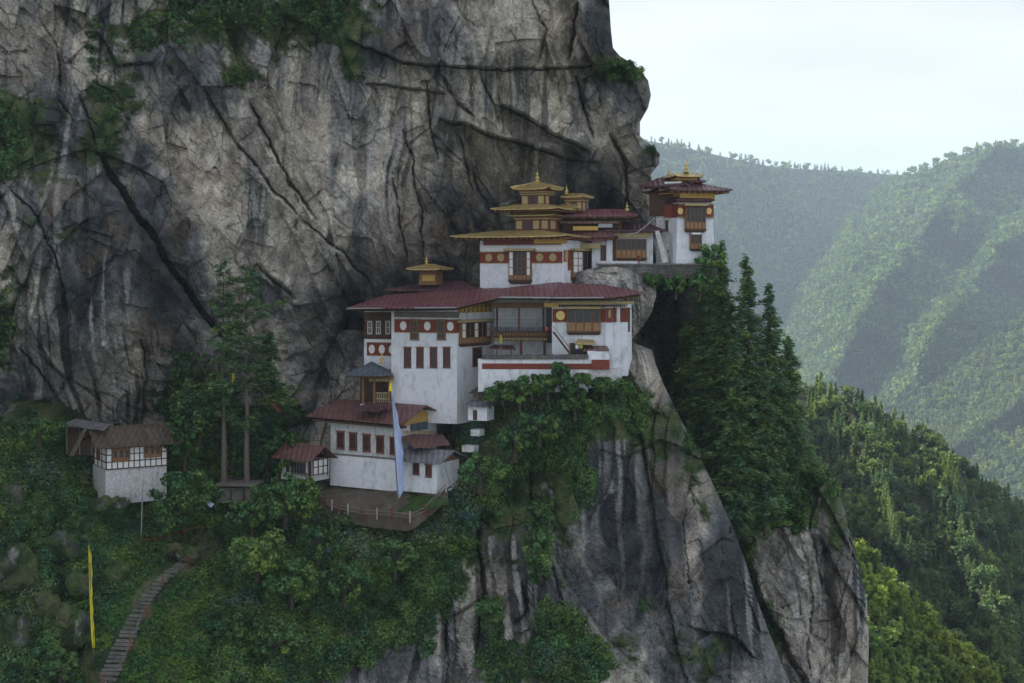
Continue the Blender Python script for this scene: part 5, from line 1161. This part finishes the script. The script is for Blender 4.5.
# people
def person(px, py, Y, face, shirt, pants, label, arm=0.3, h=1.68):
    P = np.array(Pz(px, py, Y)); k = h / 1.68
    J = {'pelvis': (0, 0, .92), 'waist': (0, 0, 1.08), 'chest': (0, .01, 1.28), 'neck': (0, .0, 1.44), 'head': (0, -.02, 1.54), 'crown': (0, -.01, 1.63)}
    E = [('pelvis', 'waist'), ('waist', 'chest'), ('chest', 'neck'), ('neck', 'head'), ('head', 'crown')]; R = {'pelvis': .15, 'waist': .135, 'chest': .155, 'neck': .055, 'head': .095, 'crown': .075}
    for s, sg in (('l', -1), ('r', 1)):
        J['hip' + s] = (sg*.09, 0, .86); J['knee' + s] = (sg*.10, -.03, .48); J['ankle' + s] = (sg*.10, .02, .09); J['toe' + s] = (sg*.11, -.13, .03)
        J['sh' + s] = (sg*.17, 0, 1.38); J['el' + s] = (sg*.24, -.02 - arm*.2, 1.10); J['wr' + s] = (sg*.22, -.05 - arm*.7, .90 + arm*.25)
        E += [('pelvis', 'hip' + s), ('hip' + s, 'knee' + s), ('knee' + s, 'ankle' + s), ('ankle' + s, 'toe' + s), ('chest', 'sh' + s), ('sh' + s, 'el' + s), ('el' + s, 'wr' + s)]
        R.update({'hip' + s: .095, 'knee' + s: .065, 'ankle' + s: .045, 'toe' + s: .04, 'sh' + s: .07, 'el' + s: .048, 'wr' + s: .034})
        for q in range(5):
            a = (q - 2) * .018; J['f%d%s' % (q, s)] = (sg*.22 + a, -.08 - arm*.75 - .02 * (q > 0), .84 - .03 * (q > 0) + arm*.27); E.append(('wr' + s, 'f%d%s' % (q, s))); R['f%d%s' % (q, s)] = .010
    nm = list(J); me = bpy.data.meshes.new('person'); c, s_ = math.cos(face), math.sin(face)
    me.from_pydata([((x*c - y*s_)*k, (x*s_ + y*c)*k, z*k) for x, y, z in J.values()], [(nm.index(a), nm.index(b)) for a, b in E], [])
    o = bpy.data.objects.new('person', me); COL.objects.link(o); md = o.modifiers.new('skin', 'SKIN'); md.use_smooth_shade = True
    for i, q in enumerate(nm): me.skin_vertices[0].data[i].radius = (R[q]*k, R[q]*k)
    me.skin_vertices[0].data[0].use_root = True
    o.modifiers.new('sub', 'SUBSURF').levels = 1
    dg = bpy.context.evaluated_depsgraph_get(); m2 = bpy.data.meshes.new_from_object(o.evaluated_get(dg)); o.modifiers.clear(); o.data = m2
    m2.materials.clear()
    for mt in (M['skin'], shirt, pants, M['hair']): m2.materials.append(mt)
    for p in m2.polygons:
        z = p.center.z / k; xx = math.hypot(p.center.x, p.center.y) / k
        fy = (-p.center.x * s_ + p.center.y * c) / k
        p.material_index = 0 if (z > 1.45 or (xx > .18 and z < .95 and z > .6)) else (1 if z > .90 else 2)
        if z > 1.56 or (z > 1.48 and fy > .02): p.material_index = 3
        if z < .06: p.material_index = 3
    o.location = P; return tag(o, label, 'person')
pink = plain('pink_cloth', (0.55, 0.14, 0.20)); mar = plain('maroon_cloth', (0.20, 0.025, 0.03)); wht = plain('white_shirt', (0.75, 0.76, 0.80)); navy = plain('navy_cloth', (0.03, 0.04, 0.09)); yel = plain('lime_cloth', (0.55, 0.60, 0.10))
person(546.5, 337.5, 194.3, 0.2, pink, mar, 'person in a pink top standing at the head of the dark stair', .5)
person(551, 338, 193.6, -.5, mar, navy, 'person in a maroon top leaning at the gallery corner above the stair', .6)
person(577, 355.5, 190.6, 0.4, wht, navy, 'person in a white shirt standing in the doorway below the arched window')
person(581, 355, 190.8, -.3, yel, navy, 'person in a lime yellow jacket by the doorway below the arched window')
person(638.5, 265, 206.6, 0.1, mar, mar, 'person in a maroon robe in front of the wide carved window', .2, 1.6)

# ================================================================== vegetation
def quads(C, U, W):
    V = np.stack([C - U - W, C + U - W, C + U + W, C - U + W], 1).reshape(-1, 3); return V, np.arange(len(V)).reshape(-1, 4)
def leaf_arrays(cent, rad, n_per, size, rng, squash=.8, tint=None, tvar=.22):
    n = len(cent); C = np.repeat(cent, n_per, 0); Rr = np.repeat(rad, n_per, 0)
    d = rng.normal(size=(len(C), 3)); d /= np.linalg.norm(d, axis=1)[:, None]; r = rng.uniform(.35, 1, len(C)) ** .6
    off = d * (r * Rr)[:, None]; off[:, 2] *= squash; C = C + off
    nn = d * 1.0 + rng.normal(size=d.shape) * .42 + [0, 0, .45]; nn /= np.linalg.norm(nn, axis=1)[:, None]
    u = np.cross(nn, rng.normal(size=d.shape)); u /= np.linalg.norm(u, axis=1)[:, None]; v = np.cross(nn, u)
    s = size * rng.uniform(.6, 1.4, len(C)); V, Fq = quads(C, u * s[:, None] * .5, v * (s * .36)[:, None])
    t = (np.repeat(tint, n_per) if tint is not None else .4) + rng.normal(size=len(C)) * tvar
    return V, Fq, np.clip(t, 0, 1.3)
def leaves_obj(name, cent, rad, n_per, size, seed, mat, squash=.8, tint=None, tvar=.22, parent=None, loc=None):
    rng = np.random.default_rng(seed); V, Fq, t = leaf_arrays(np.asarray(cent, float), np.asarray(rad, float), n_per, size, rng, squash, tint, tvar)
    if loc is not None: V = V - np.array(loc)
    return mesh_np(name, V, Fq, 4, mat, {'tint': (t, 'FACE')}, parent=parent)
AV = [(94, 440, 168, 494), (316, 425, 404, 517), (400, 425, 450, 513), (404, 420, 458, 484), (278, 445, 332, 476), (392, 300, 480, 420), (478, 355, 590, 372), (466, 392, 497, 420), (545, 300, 630, 362), (62, 420, 100, 452), (340, 360, 395, 410)]
SP_ = path
def scatter(layer, masks, n, rng, avoid=True, r0=.45, r1=1.0):
    L = LAYERS[layer]; px, py, P = L['px'], L['py'], L['P']
    w = np.clip(blobs(px, py, [(a, b, c, d, e) for (a, b, c, d, e, *_) in masks]), 0, 1)
    nz = fbm(px / 16, py / 16, px * 0, 4, 77); w = sstep(w + .45 * nz, .42, .62)
    w = w * ((px > -30) & (px < 900) & (py > -20) & (py < 700))
    if avoid and layer == 'promontory':
        for (a, b, c, d) in AV: w = w * ~((px > a) & (px < c) & (py > b) & (py < d))
        dd, _, _ = segdist(px, py, [tuple(q) for q in SP_]); w = w * (dd > 17)
        w = w * (1 - .93 * np.clip(1.6 * np.exp(-(((px - 158) / 34)**2 + ((py - 665) / 60)**2)) + 1.6 * np.exp(-(((px - 188) / 28)**2 + ((py - 620) / 60)**2)), 0, 1))
    area = np.ones(px.shape); w = (w * area).ravel(); w /= w.sum()
    i = rng.choice(w.size, n, p=w); p = P.reshape(-1, 3)[i] + rng.normal(size=(n, 3)) * .08; q = np.stack([px.ravel()[i], py.ravel()[i]], -1)
    r = rng.uniform(r0, r1, n) * (1 + .9 * rng.random(n)**4)
    p[:, 1] -= r * .35; p[:, 2] += r * .2
    t = .30 + .62 * fbm(q[:, 0] / 16, q[:, 1] / 16, q[:, 0] * 0, 3, 99) + rng.normal(size=n) * .20
    return p, r, t, q
rng = np.random.default_rng(5)
VEG2 = [(150, 500, 150, 70, 1), (40, 470, 70, 50, 1), (20, 560, 60, 70, .9), (30, 640, 60, 60, .9), (110, 540, 60, 60, .7), (60, 600, 50, 50, .35), (250, 560, 90, 110, 1.1), (330, 560, 80, 70, 1.2), (270, 660, 80, 60, 1.0), (400, 560, 60, 60, 1.1), (380, 620, 40, 40, .6),
        (450, 490, 40, 60, 1.2), (500, 440, 40, 60, 1.1), (540, 400, 60, 30, 1.1), (600, 400, 46, 24, .8), (560, 440, 24, 60, .8), (586, 480, 14, 40, .6), (540, 545, 14, 44, 1.0), (490, 610, 14, 24, .8), (560, 630, 26, 34, 1.0), (500, 665, 30, 26, 1.0), (590, 668, 36, 24, 1.0), (530, 660, 40, 20, .7),
        (640, 430, 16, 30, .4), (650, 608, 16, 8, .7), (440, 600, 14, 30, .5), (425, 640, 12, 40, .4), (200, 450, 60, 30, .8), (275, 480, 30, 26, 1.0), (690, 445, 10, 24, .5)]
p, r, t, q = scatter('promontory', VEG2, 7200, rng)
keep = ~((q[:, 0] > 470) & (q[:, 0] < 640) & (q[:, 1] < 372))
tag(leaves_obj('undergrowth', p[keep], r[keep], 105, .20, 21, M['leaf'], .75, t[keep]), kind='stuff')
p, r, t, q = scatter('promontory', [(420, 500, 60, 40, 1), (470, 460, 50, 50, 1), (530, 410, 40, 30, 1), (300, 500, 50, 30, .9), (380, 550, 60, 40, .6), (60, 480, 60, 40, .5), (560, 660, 30, 20, .8), (30, 600, 40, 60, .5), (240, 610, 60, 40, .5)], 420, rng, r0=.9, r1=1.5)
keep = ~((q[:, 0] > 470) & (q[:, 0] < 640) & (q[:, 1] < 380))
tag(leaves_obj('grey_scrub', p[keep], r[keep], 190, .22, 27, M['grey_leaf'], .85, t[keep] + .05), kind='stuff')
VEG1 = [(230, 14, 90, 30, .8), (150, 30, 40, 30, .5), (330, 14, 50, 22, .7), (240, 75, 24, 16, .7), (0, 140, 46, 46, .9), (93, 50, 8, 30, .6), (105, 95, 20, 40, .55), (620, 68, 26, 14, 1.1), (640, 80, 10, 12, .8), (0, 320, 26, 40, .8), (655, 150, 8, 5, 1), (60, 200, 24, 34, .35), (190, 400, 50, 50, 1.0), (40, 420, 50, 22, .9), (280, 420, 40, 40, .8), (358, 78, 12, 10, .6)]
p, r, t, q = scatter('cliff_wall', VEG1, 1900, rng, r0=.25, r1=.65)
tag(leaves_obj('cliff_shrubs', p, r, 46, .24, 22, M['leaf'], .7, t - .08), kind='stuff')
VEG3 = [(700, 440, 60, 60, 1.1), (670, 400, 24, 50, 1.0), (730, 500, 40, 50, 1), (780, 500, 36, 40, .8), (690, 275, 50, 12, 1.0), (640, 285, 30, 10, .7), (835, 490, 12, 30, .6), (770, 640, 14, 40, .9), (746, 580, 8, 34, .9), (838, 560, 10, 30, .4), (800, 455, 30, 14, .9), (818, 468, 16, 12, 1), (720, 320, 20, 40, .5)]
p, r, t, q = scatter('far_spire', VEG3, 2600, rng, r0=.4, r1=.9)
tag(leaves_obj('ledge_shrubs', p, r, 50, .28, 23, M['leaf'], .75, t - .05), kind='stuff')
# grass tufts on the open slopes
p, r, t, q = scatter('promontory', [(150, 640, 50, 70, 1), (185, 610, 50, 60, 1), (205, 650, 30, 50, 1), (120, 590, 40, 60, .8), (70, 470, 60, 40, .8), (130, 520, 50, 30, .7), (50, 560, 60, 60, .6)], 5000, rng, avoid=False, r0=.12, r1=.28)
dd, _, _ = segdist(q[:, 0], q[:, 1], [tuple(z) for z in path]); kk = dd > 12
for (a, b, c, d) in AV[:1]: kk &= ~((q[:, 0] > a) & (q[:, 0] < c) & (q[:, 1] > b) & (q[:, 1] < d))
M['grass_leaf'] = leaf_material('grass_blades', (0.020, 0.075, 0.016), (0.08, 0.19, 0.035))
tag(leaves_obj('grass', p[kk], r[kk], 22, .22, 24, M['grass_leaf'], .6, t[kk] + .3), kind='stuff')

def crown_clumps(c, R, H, n, rng, low=.25):
    """clump centres inside an uneven dome"""
    d = rng.normal(size=(n, 3)); d /= np.linalg.norm(d, axis=1)[:, None]; k = rng.uniform(.45, 1, n) ** .5
    o = d * k[:, None] * [R, R, H * .5]; az = np.arctan2(d[:, 1], d[:, 0]); o *= (1 + .18 * np.sin(az * 3 + c[0]) + .12 * np.sin(az * 5 + d[:, 2] * 4))[:, None]
    return np.array(c) + o
def broadleaf(px, py, Y, R, H, label, tint=.3, mat='leaf', name='broadleaf_tree', group=None, seed=1, trunk=True, cat='tree', n_per=60, size=.32, layer=None):
    """px,py: foot of the crown centre"""
    rg = np.random.default_rng(seed); c = np.array(Pz(px, py, Y)); T = thing(name, label, cat, tuple(c - [0, 0, H * .6]), group)
    n = int(14 + R * R * 2.6); cc = crown_clumps(c, R, H, n, rg)
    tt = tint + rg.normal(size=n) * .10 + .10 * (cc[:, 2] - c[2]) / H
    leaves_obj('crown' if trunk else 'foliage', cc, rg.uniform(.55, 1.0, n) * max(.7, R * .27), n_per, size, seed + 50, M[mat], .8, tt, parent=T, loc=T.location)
    m = MB(); b = np.array(T.location)
    m.bar(b - [0, 0, 1.0], c, .10 * R ** .8 + .05, 7, .05 * R ** .8)
    for k in range(6):
        e = cc[rg.integers(n)]; m.bar(b + (c - b) * rg.uniform(.4, .95), e, .07 * R**.6, 5, .02)
    m.build('trunk' if trunk else 'stem', M['bark'], T); return T
def conifer(px, top, base, Y, R, label, group=None, seed=1, bare=.12, shape=.75, dens=1.0, lean=0, tint=.35, name='conifer', bark='bark', mat='needle', card=.34, droop=.28):
    rg = np.random.default_rng(seed); b = np.array(Pz(px, base, Y)); tp = np.array(Pz(px + lean, top, Y)); H = tp[2] - b[2]
    T = thing(name, label, 'tree', tuple(b), group)
    m = MB(); r0 = H * .011 + .08; prev = b - [0, 0, 1.0]; pr = r0 * 1.15
    for k in range(1, 7): nx_ = b + (tp - b) * k / 6 + ([rg.normal() * .12, rg.normal() * .12, 0] if k < 6 else 0); rr = max(r0 * (1 - k / 6.3), .03); m.bar(prev, nx_, pr, 7, rr); prev, pr = nx_, rr
    C = []; U = []; W = []; tt = []; nw = int(H * (1 - bare) / .55 * dens)
    for k in range(nw):
        u = bare + (1 - bare) * (k + rg.random()) / nw; z = b + (tp - b) * u; L = R * (1 - (u - bare) / (1 - bare)) ** shape * (0.55 + .65 * rg.random()) + .25; ph = rg.uniform(0, 6.28) if k % 3 == 0 or k == 0 else ph
        if u < bare + .15: L *= .5 + .5 * (u - bare) / .15
        for j in range(rg.integers(5, 9)):
            az = rg.uniform(0, 2 * math.pi); LL = L * rg.uniform(.5, 1.1) * (1 + .38 * math.sin(az * 2 + ph + u * 9)); d = np.array([math.cos(az), math.sin(az), 0]); z = b + (tp - b) * min(1, u + rg.uniform(-.5, .5) / nw * 1.6); e = z + d * LL + [0, 0, -droop * LL + .35 * LL * rg.random()]
            if LL > .8: m.bar(z, e, .05, 3, .012)
            ns = max(5, int(LL * 17)); s = rg.uniform(.15, 1.0, ns) ** .75
            side = np.array([-d[1], d[0], 0]); P0 = z + (e - z) * s[:, None] + side * (rg.normal(size=ns) * .17 * LL * (1.1 - s))[:, None] + rg.normal(size=(ns, 3)) * [.12, .12, .22]
            dirn = d + side * rg.normal(size=ns)[:, None] * .7 + [0, 0, -.25]; dirn /= np.linalg.norm(dirn, axis=1)[:, None]
            up = np.array([0, 0, 1]) + rg.normal(size=(ns, 3)) * .45; w = np.cross(dirn, up); w /= np.linalg.norm(w, axis=1)[:, None]
            sz = card * rg.uniform(.6, 1.3, ns)
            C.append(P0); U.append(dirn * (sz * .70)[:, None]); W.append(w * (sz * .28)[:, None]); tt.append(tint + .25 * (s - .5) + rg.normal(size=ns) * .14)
    C, U, W, tt = map(np.concatenate, (C, U, W, tt)); V, Fq = quads(C, U, W)
    m.build('trunk', M[bark], T)
    mesh_np('crown', V - b, Fq, 4, M[mat], {'tint': (np.clip(tt, 0, 1.3), 'FACE')}, parent=T); return T
# right-hand stand of tall conifers
G = 'tall conifers on the ledge below the tower'
for i, (px, tp, bs, Y, R, lab) in enumerate((
    (703, 266, 470, 212, 5.4, 'leafy dark conifer nearest the tower, leftmost of the stand on the ledge'),
    (722, 243, 520, 209, 6.4, 'tallest dark conifer of the ledge, its tip beside the tower base'),
    (747, 257, 535, 207, 6.2, 'tall dark conifer, second tallest tip right of the tower'),
    (769, 284, 505, 209, 6.4, 'tall conifer with long drooping branches, third tip right of the tower'),
    (789, 338, 480, 210, 4.6, 'conifer standing rightmost on the ledge against the hazy valley'),
    (735, 340, 548, 204, 5.6, 'broad conifer in front of the stand with its trunk foot above the rock crack'),
    (766, 395, 530, 205, 5.8, 'shorter conifer at the lower right front of the stand above the grey spire'),
    (686, 318, 430, 216, 3.4, 'slim conifer in the shaded recess left of the stand'))):
    conifer(px, tp, bs, Y, R * .86, lab, G, 300 + i, bare=.06, shape=.68, dens=1.5, tint=.42)
conifer(707, 250, 300, 208, 2.6, 'small bushy conifer directly below the tower wall', None, 340, bare=.02, shape=.5, dens=1.3, tint=.55)
# two tall pines on the left
conifer(224, 264, 486, 191.5, 3.8, 'tall thin pine with flat layered top, left of the two bare trunks', 'tall pines by the timber platform', 351, bare=.28, shape=.22, dens=.42, tint=.36, name='pine_tree', bark='pale_bark', droop=.05)
conifer(247, 270, 487, 191.0, 4.9, 'tall pine with a broad ragged crown, right of the two bare trunks', 'tall pines by the timber platform', 352, bare=.24, shape=.25, dens=.5, tint=.36, name='pine_tree', bark='pale_bark', droop=.08)
conifer(268, 330, 470, 196, 3.4, 'shorter dark conifer behind the right tall pine', None, 353, bare=.1, shape=.5, dens=.9, tint=.18)
B = [(200, 410, 194, 4.6, 7.5, 'dark broadleaf tree left of the tall pine trunks', .22, 'leaf'), (185, 440, 193, 3.4, 5.5, 'dark broadleaf tree low beside the rock, left of the pines', .15, 'leaf'), (232, 430, 196, 3.2, 8, 'dark broadleaf tree between and behind the two pine trunks', .12, 'leaf'),
     (280, 450, 194, 3.2, 6, 'dim tree directly left of the timber hut', .12, 'leaf'), (183, 494, 184.5, 4.4, 5.6, 'rounded green tree right of the half timbered house', .38, 'leaf'), (170, 520, 181, 2.0, 2.8, 'small round bush right of the utility pole below the left house', .30, 'leaf'),
     (285, 497, 184.5, 4.3, 5.4, 'rounded grey green tree left of the curved terrace', .40, 'leaf'), (252, 512, 184, 3.0, 4.4, 'rounded tree below the timber platform', .34, 'leaf'), (258, 553, 176.5, 3.9, 4.4, 'bright yellow green tree on the slope right of the steps', .35, 'light_leaf'),
     (292, 580, 174.5, 3.4, 4.6, 'rounded mid green tree below the yellow green one', .50, 'leaf'), (318, 540, 178, 2.6, 3.6, 'dark rounded tree under the terrace fence corner', .18, 'leaf'), (232, 622, 169.5, 3.6, 4.6, 'dark bushy tree right of the lower grass slope', .10, 'leaf'),
     (280, 640, 168.5, 3.4, 4.4, 'rounded tree low on the slope at bottom centre left', .40, 'leaf'), (345, 580, 175, 3.2, 4, 'dense shrub tree below the terrace middle', .32, 'leaf'), (395, 555, 178, 3.0, 3.6, 'dense shrub tree below the prayer flag', .36, 'leaf'),
     (60, 665, 162.5, 2.2, 3, 'small round tree left of the steps near the bottom edge', .28, 'leaf'), (40, 430, 184.5, 2.6, 3, 'shrub tree on the ledge left of the lean-to shed', .30, 'leaf'), (540, 425, 186, 2.6, 3.2, 'round grey green shrub hanging over the cliff face', .42, 'leaf'),
     (575, 400, 187, 2.6, 3.0, 'round dark shrub under the terrace wall', .30, 'leaf'), (520, 390, 188, 2.4, 3.2, 'round shrub rising in front of the terrace wall', .42, 'leaf'), (560, 372, 187.5, 1.2, 2.2, 'slim upright shrub in front of the red banded wall', .34, 'leaf'),
     (541, 550, 179.5, 1.9, 5.0, 'narrow tall shrub clinging to the middle of the cliff face', .36, 'leaf'), (490, 612, 176, 1.6, 2.8, 'small shrub on the pale rock left of centre', .36, 'leaf'), (712, 258, 207.6, 2.4, 3.4, 'leafy green tree reaching up against the tower wall', .62, 'leaf'),
     (480, 470, 184.5, 3.0, 3.6, 'grey green shrub on the slope right of the annex', .46, 'leaf'), (652, 281, 206, 1.3, 1.8, 'small shrub hanging from the parapet right of the pale ledge rock', .3, 'leaf'), (676, 283, 206, 1.7, 2.4, 'small shrub hanging from the middle of the stone parapet', .4, 'leaf'), (700, 281, 206.3, 1.9, 3.0, 'leafy shrub hanging from the right end of the stone parapet', .5, 'leaf'),
     (490, 394, 188, 1.2, 1.6, 'small shrub at the left foot of the red banded wall', .35, 'leaf'), (604, 384, 187.5, 1.7, 1.6, 'low shrub under the right end of the red banded wall', .25, 'leaf'), (548, 384, 187.6, 1.8, 2.2, 'round shrub hiding the middle foot of the red banded wall', .4, 'leaf'),
     (503, 389, 187.6, 1.7, 2.2, 'shrub before the left part of the red banded wall, right of the sheds', .3, 'leaf'), (532, 383, 187.4, 1.9, 2.4, 'shrub before the red banded wall, below the gallery posts', .45, 'leaf'), (578, 381, 187.2, 2.0, 2.2, 'shrub before the red banded wall, below the yellow door canopy', .35, 'leaf'), (622, 386, 188, 1.3, 1.4, 'tuft of leaves on the pale rock under the corner pier', .3, 'leaf'),
     (515, 440, 186, 2.6, 3.2, 'grey green shrub on the slope below the pale shed', .44, 'leaf')]
for i, (px, py, Y, R, H, lab, ti, mt) in enumerate(B):
    nm = 'shrub' if 'shrub' in lab or 'bush' in lab.split() else 'broadleaf_tree'
    broadleaf(px, py, Y, R, H, lab, ti, mt, nm, None, 400 + i, trunk=nm != 'shrub', cat='shrub' if nm == 'shrub' else 'tree')

# ------------------------------------------------------------------ forests on the hills
def proto_tree(kind, rg, k=1.0):
    """unit-height tree as leaf cards; kind 0 conifer, 1 rounded"""
    C = []; U = []; W = []; tt = []; n = int(150 * k)
    if kind == 0:
        u = rg.uniform(.04, 1, n) ** .85; az = rg.uniform(0, 6.283, n); R = (.20 * (1 - u) ** .85) * (.72 + .28 * np.sin(u * 34 + az)) + .012; rr = R * rg.uniform(.3, 1, n) * (1 + .25 * np.sin(az * 3))
        d = np.stack([np.cos(az), np.sin(az), az * 0], -1); C = d * rr[:, None]; C[:, 2] = u - rr * .25
        dr = d + rg.normal(size=(n, 3)) * .4 + [0, 0, -.3]; s = .058 * (1.25 - u * .6)
    else:
        cl = rg.normal(size=(9, 3)); cl /= np.linalg.norm(cl, axis=1)[:, None]; cl = cl * [.24, .24, .26] + [0, 0, .60]; q = rg.integers(0, 9, n)
        d = rg.normal(size=(n, 3)); d /= np.linalg.norm(d, axis=1)[:, None]; C = cl[q] + d * .15 * rg.uniform(.5, 1, n)[:, None]; dr = d + rg.normal(size=(n, 3)) * .5; s = np.full(n, .075); u = C[:, 2]
    dr /= np.linalg.norm(dr, axis=1)[:, None]; w = np.cross(dr, np.array([0, 0, 1]) + rg.normal(size=(n, 3)) * .5); w /= np.linalg.norm(w, axis=1)[:, None]
    f_ = 1.0 / math.sqrt(k)
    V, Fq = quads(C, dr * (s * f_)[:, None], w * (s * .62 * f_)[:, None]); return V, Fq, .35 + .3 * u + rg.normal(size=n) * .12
rg = np.random.default_rng(77)
def place(hname, n, hmin, hmax, rg, pxr, pyr, mind):
    H = HILLS[hname]; px, py, P = H['px'], H['py'], H['P']; out = []; grid = {}
    nr, nc = px.shape; tries = 0
    while len(out) < n and tries < n * 12:
        tries += 1; i = rg.uniform(0, nr - 1.01); j = rg.uniform(0, nc - 1.01); i0, j0 = int(i), int(j); a, b = i - i0, j - j0
        ip = lambda A: (A[i0, j0] * (1-a) * (1-b) + A[i0+1, j0] * a * (1-b) + A[i0, j0+1] * (1-a) * b + A[i0+1, j0+1] * a * b)
        x, y = ip(px), ip(py)
        if not (pxr[0] < x < pxr[1] and pyr[0] < y < pyr[1]): continue
        key = (int(x / mind), int(y / (mind * .8)))
        if key in grid: continue
        grid[key] = 1; p = ip(P); out.append((x, y, p))
    return out
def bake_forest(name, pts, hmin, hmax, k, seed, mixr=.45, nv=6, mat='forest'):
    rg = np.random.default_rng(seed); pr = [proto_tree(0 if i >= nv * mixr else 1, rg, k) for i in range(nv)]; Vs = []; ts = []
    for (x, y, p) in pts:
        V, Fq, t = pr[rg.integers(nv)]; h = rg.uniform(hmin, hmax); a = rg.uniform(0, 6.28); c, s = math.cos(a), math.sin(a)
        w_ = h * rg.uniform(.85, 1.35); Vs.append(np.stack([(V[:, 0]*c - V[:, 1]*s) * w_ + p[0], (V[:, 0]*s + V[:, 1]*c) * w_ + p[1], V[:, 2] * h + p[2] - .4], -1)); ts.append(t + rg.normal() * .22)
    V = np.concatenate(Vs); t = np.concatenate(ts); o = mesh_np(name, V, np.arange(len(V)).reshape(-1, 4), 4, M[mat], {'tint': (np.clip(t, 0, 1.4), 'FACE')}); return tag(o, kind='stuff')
bake_forest('distant_forest', place('distant_hill', 7000, 0, 0, rg, (480, 960), (100, 470), 3.4), 11 * FS, 18 * FS, .34, 1)
bake_forest('right_hill_forest', place('right_hill', 8000, 0, 0, rg, (740, 1060), (100, 500), 3.2), 10 * FS, 17 * FS, .36, 2)
bake_forest('ridge_forest', place('near_right_ridge', 2600, 0, 0, rg, (860, 1060), (300, 560), 4.2), 6 * FS, 10 * FS, .6, 3)
# nearer slope: individual trees in front, the rest one mass
protos = []
for i in range(6):
    kd = 0 if i > 1 else 1; V, Fq, t = proto_tree(kd, rg, 4); o = mesh_np('crown', V, Fq, 4, M['forest'], {'tint': (np.clip(t + (.1 * (i % 3) - .1), 0, 1.4), 'FACE')}, link=False)
    tm = MB().bar((0, 0, -.05), (0, 0, .85), .016, 5, .004); me = bpy.data.meshes.new('trunk'); me.from_pydata(tm.v, [], tm.f); me.materials.append(M['bark']); protos.append((kd, o.data, me))
def tree_things(pts, hmin, hmax, group, labels, seed, alt=None):
    cache = {}
    rg = np.random.default_rng(seed)
    for (x, y, p) in pts:
        i = int(rg.choice(6, p=[.12, .12, .19, .19, .19, .19])); kd, cm, tm = protos[i]
        if alt:
            if i not in cache: cache[i] = cm.copy(); cache[i].materials[0] = alt
            cm = cache[i]
        nm = 'conifer' if kd == 0 else 'broadleaf_tree'; h = rg.uniform(hmin, hmax) * (1 if kd == 0 else .8)
        T = thing(nm, labels[kd], 'tree', (p[0], p[1], p[2] - .3), group[kd]); T.rotation_euler = (0, 0, rg.uniform(0, 6.28)); w_ = h * rg.uniform(.95, 1.35); T.scale = (w_, w_, h)
        for n_, me in (('crown', cm), ('trunk', tm)): c = bpy.data.objects.new(n_, me); COL.objects.link(c); c.parent = T
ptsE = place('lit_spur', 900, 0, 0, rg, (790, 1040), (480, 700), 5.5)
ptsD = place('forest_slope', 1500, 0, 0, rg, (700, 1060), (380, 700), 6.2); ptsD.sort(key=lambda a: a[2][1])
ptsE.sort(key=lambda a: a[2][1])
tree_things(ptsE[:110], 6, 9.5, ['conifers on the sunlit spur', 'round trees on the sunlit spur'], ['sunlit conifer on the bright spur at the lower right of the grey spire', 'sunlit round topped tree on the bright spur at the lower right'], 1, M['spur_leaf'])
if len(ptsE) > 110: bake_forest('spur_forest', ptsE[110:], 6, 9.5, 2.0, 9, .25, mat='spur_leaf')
tree_things(ptsD[:170], 9, 13, ['conifers on the shaded forest slope', 'round trees on the shaded forest slope'], ['conifer among many on the steep forest slope right of the grey spire', 'round topped tree among conifers on the steep forest slope, right'], 2)
bake_forest('slope_forest', ptsD[170:], 8, 12.5, 2.6, 10, .25)
# ------------------------------------------------------------------ haze
def haze():
    x0, x1, y0, y1, z0, z1 = -9001, 9001, -6001, 20001, -901.5, 1300
    V = [(x, y, z) for x in (x0, x1) for y in (y0, y1) for z in (z0, z1)]
    Fc = [(0, 1, 3, 2), (4, 6, 7, 5), (0, 4, 5, 1), (2, 3, 7, 6), (0, 2, 6, 4), (1, 5, 7, 3)]
    m = bpy.data.materials.new('valley_haze'); m.use_nodes = True; t = m.node_tree; t.nodes.remove(t.nodes['Principled BSDF'])
    v = t.nodes.new('ShaderNodeVolumePrincipled'); v.inputs['Color'].default_value = (0.65, 0.82, 1.0, 1); v.inputs['Density'].default_value = HAZE; v.inputs['Anisotropy'].default_value = 0.2
    t.links.new(v.outputs[0], t.nodes['Material Output'].inputs['Volume'])
    tag(mesh_np('haze', V, Fc, 4, m), kind='stuff')
HAZE = 0.00007
haze()
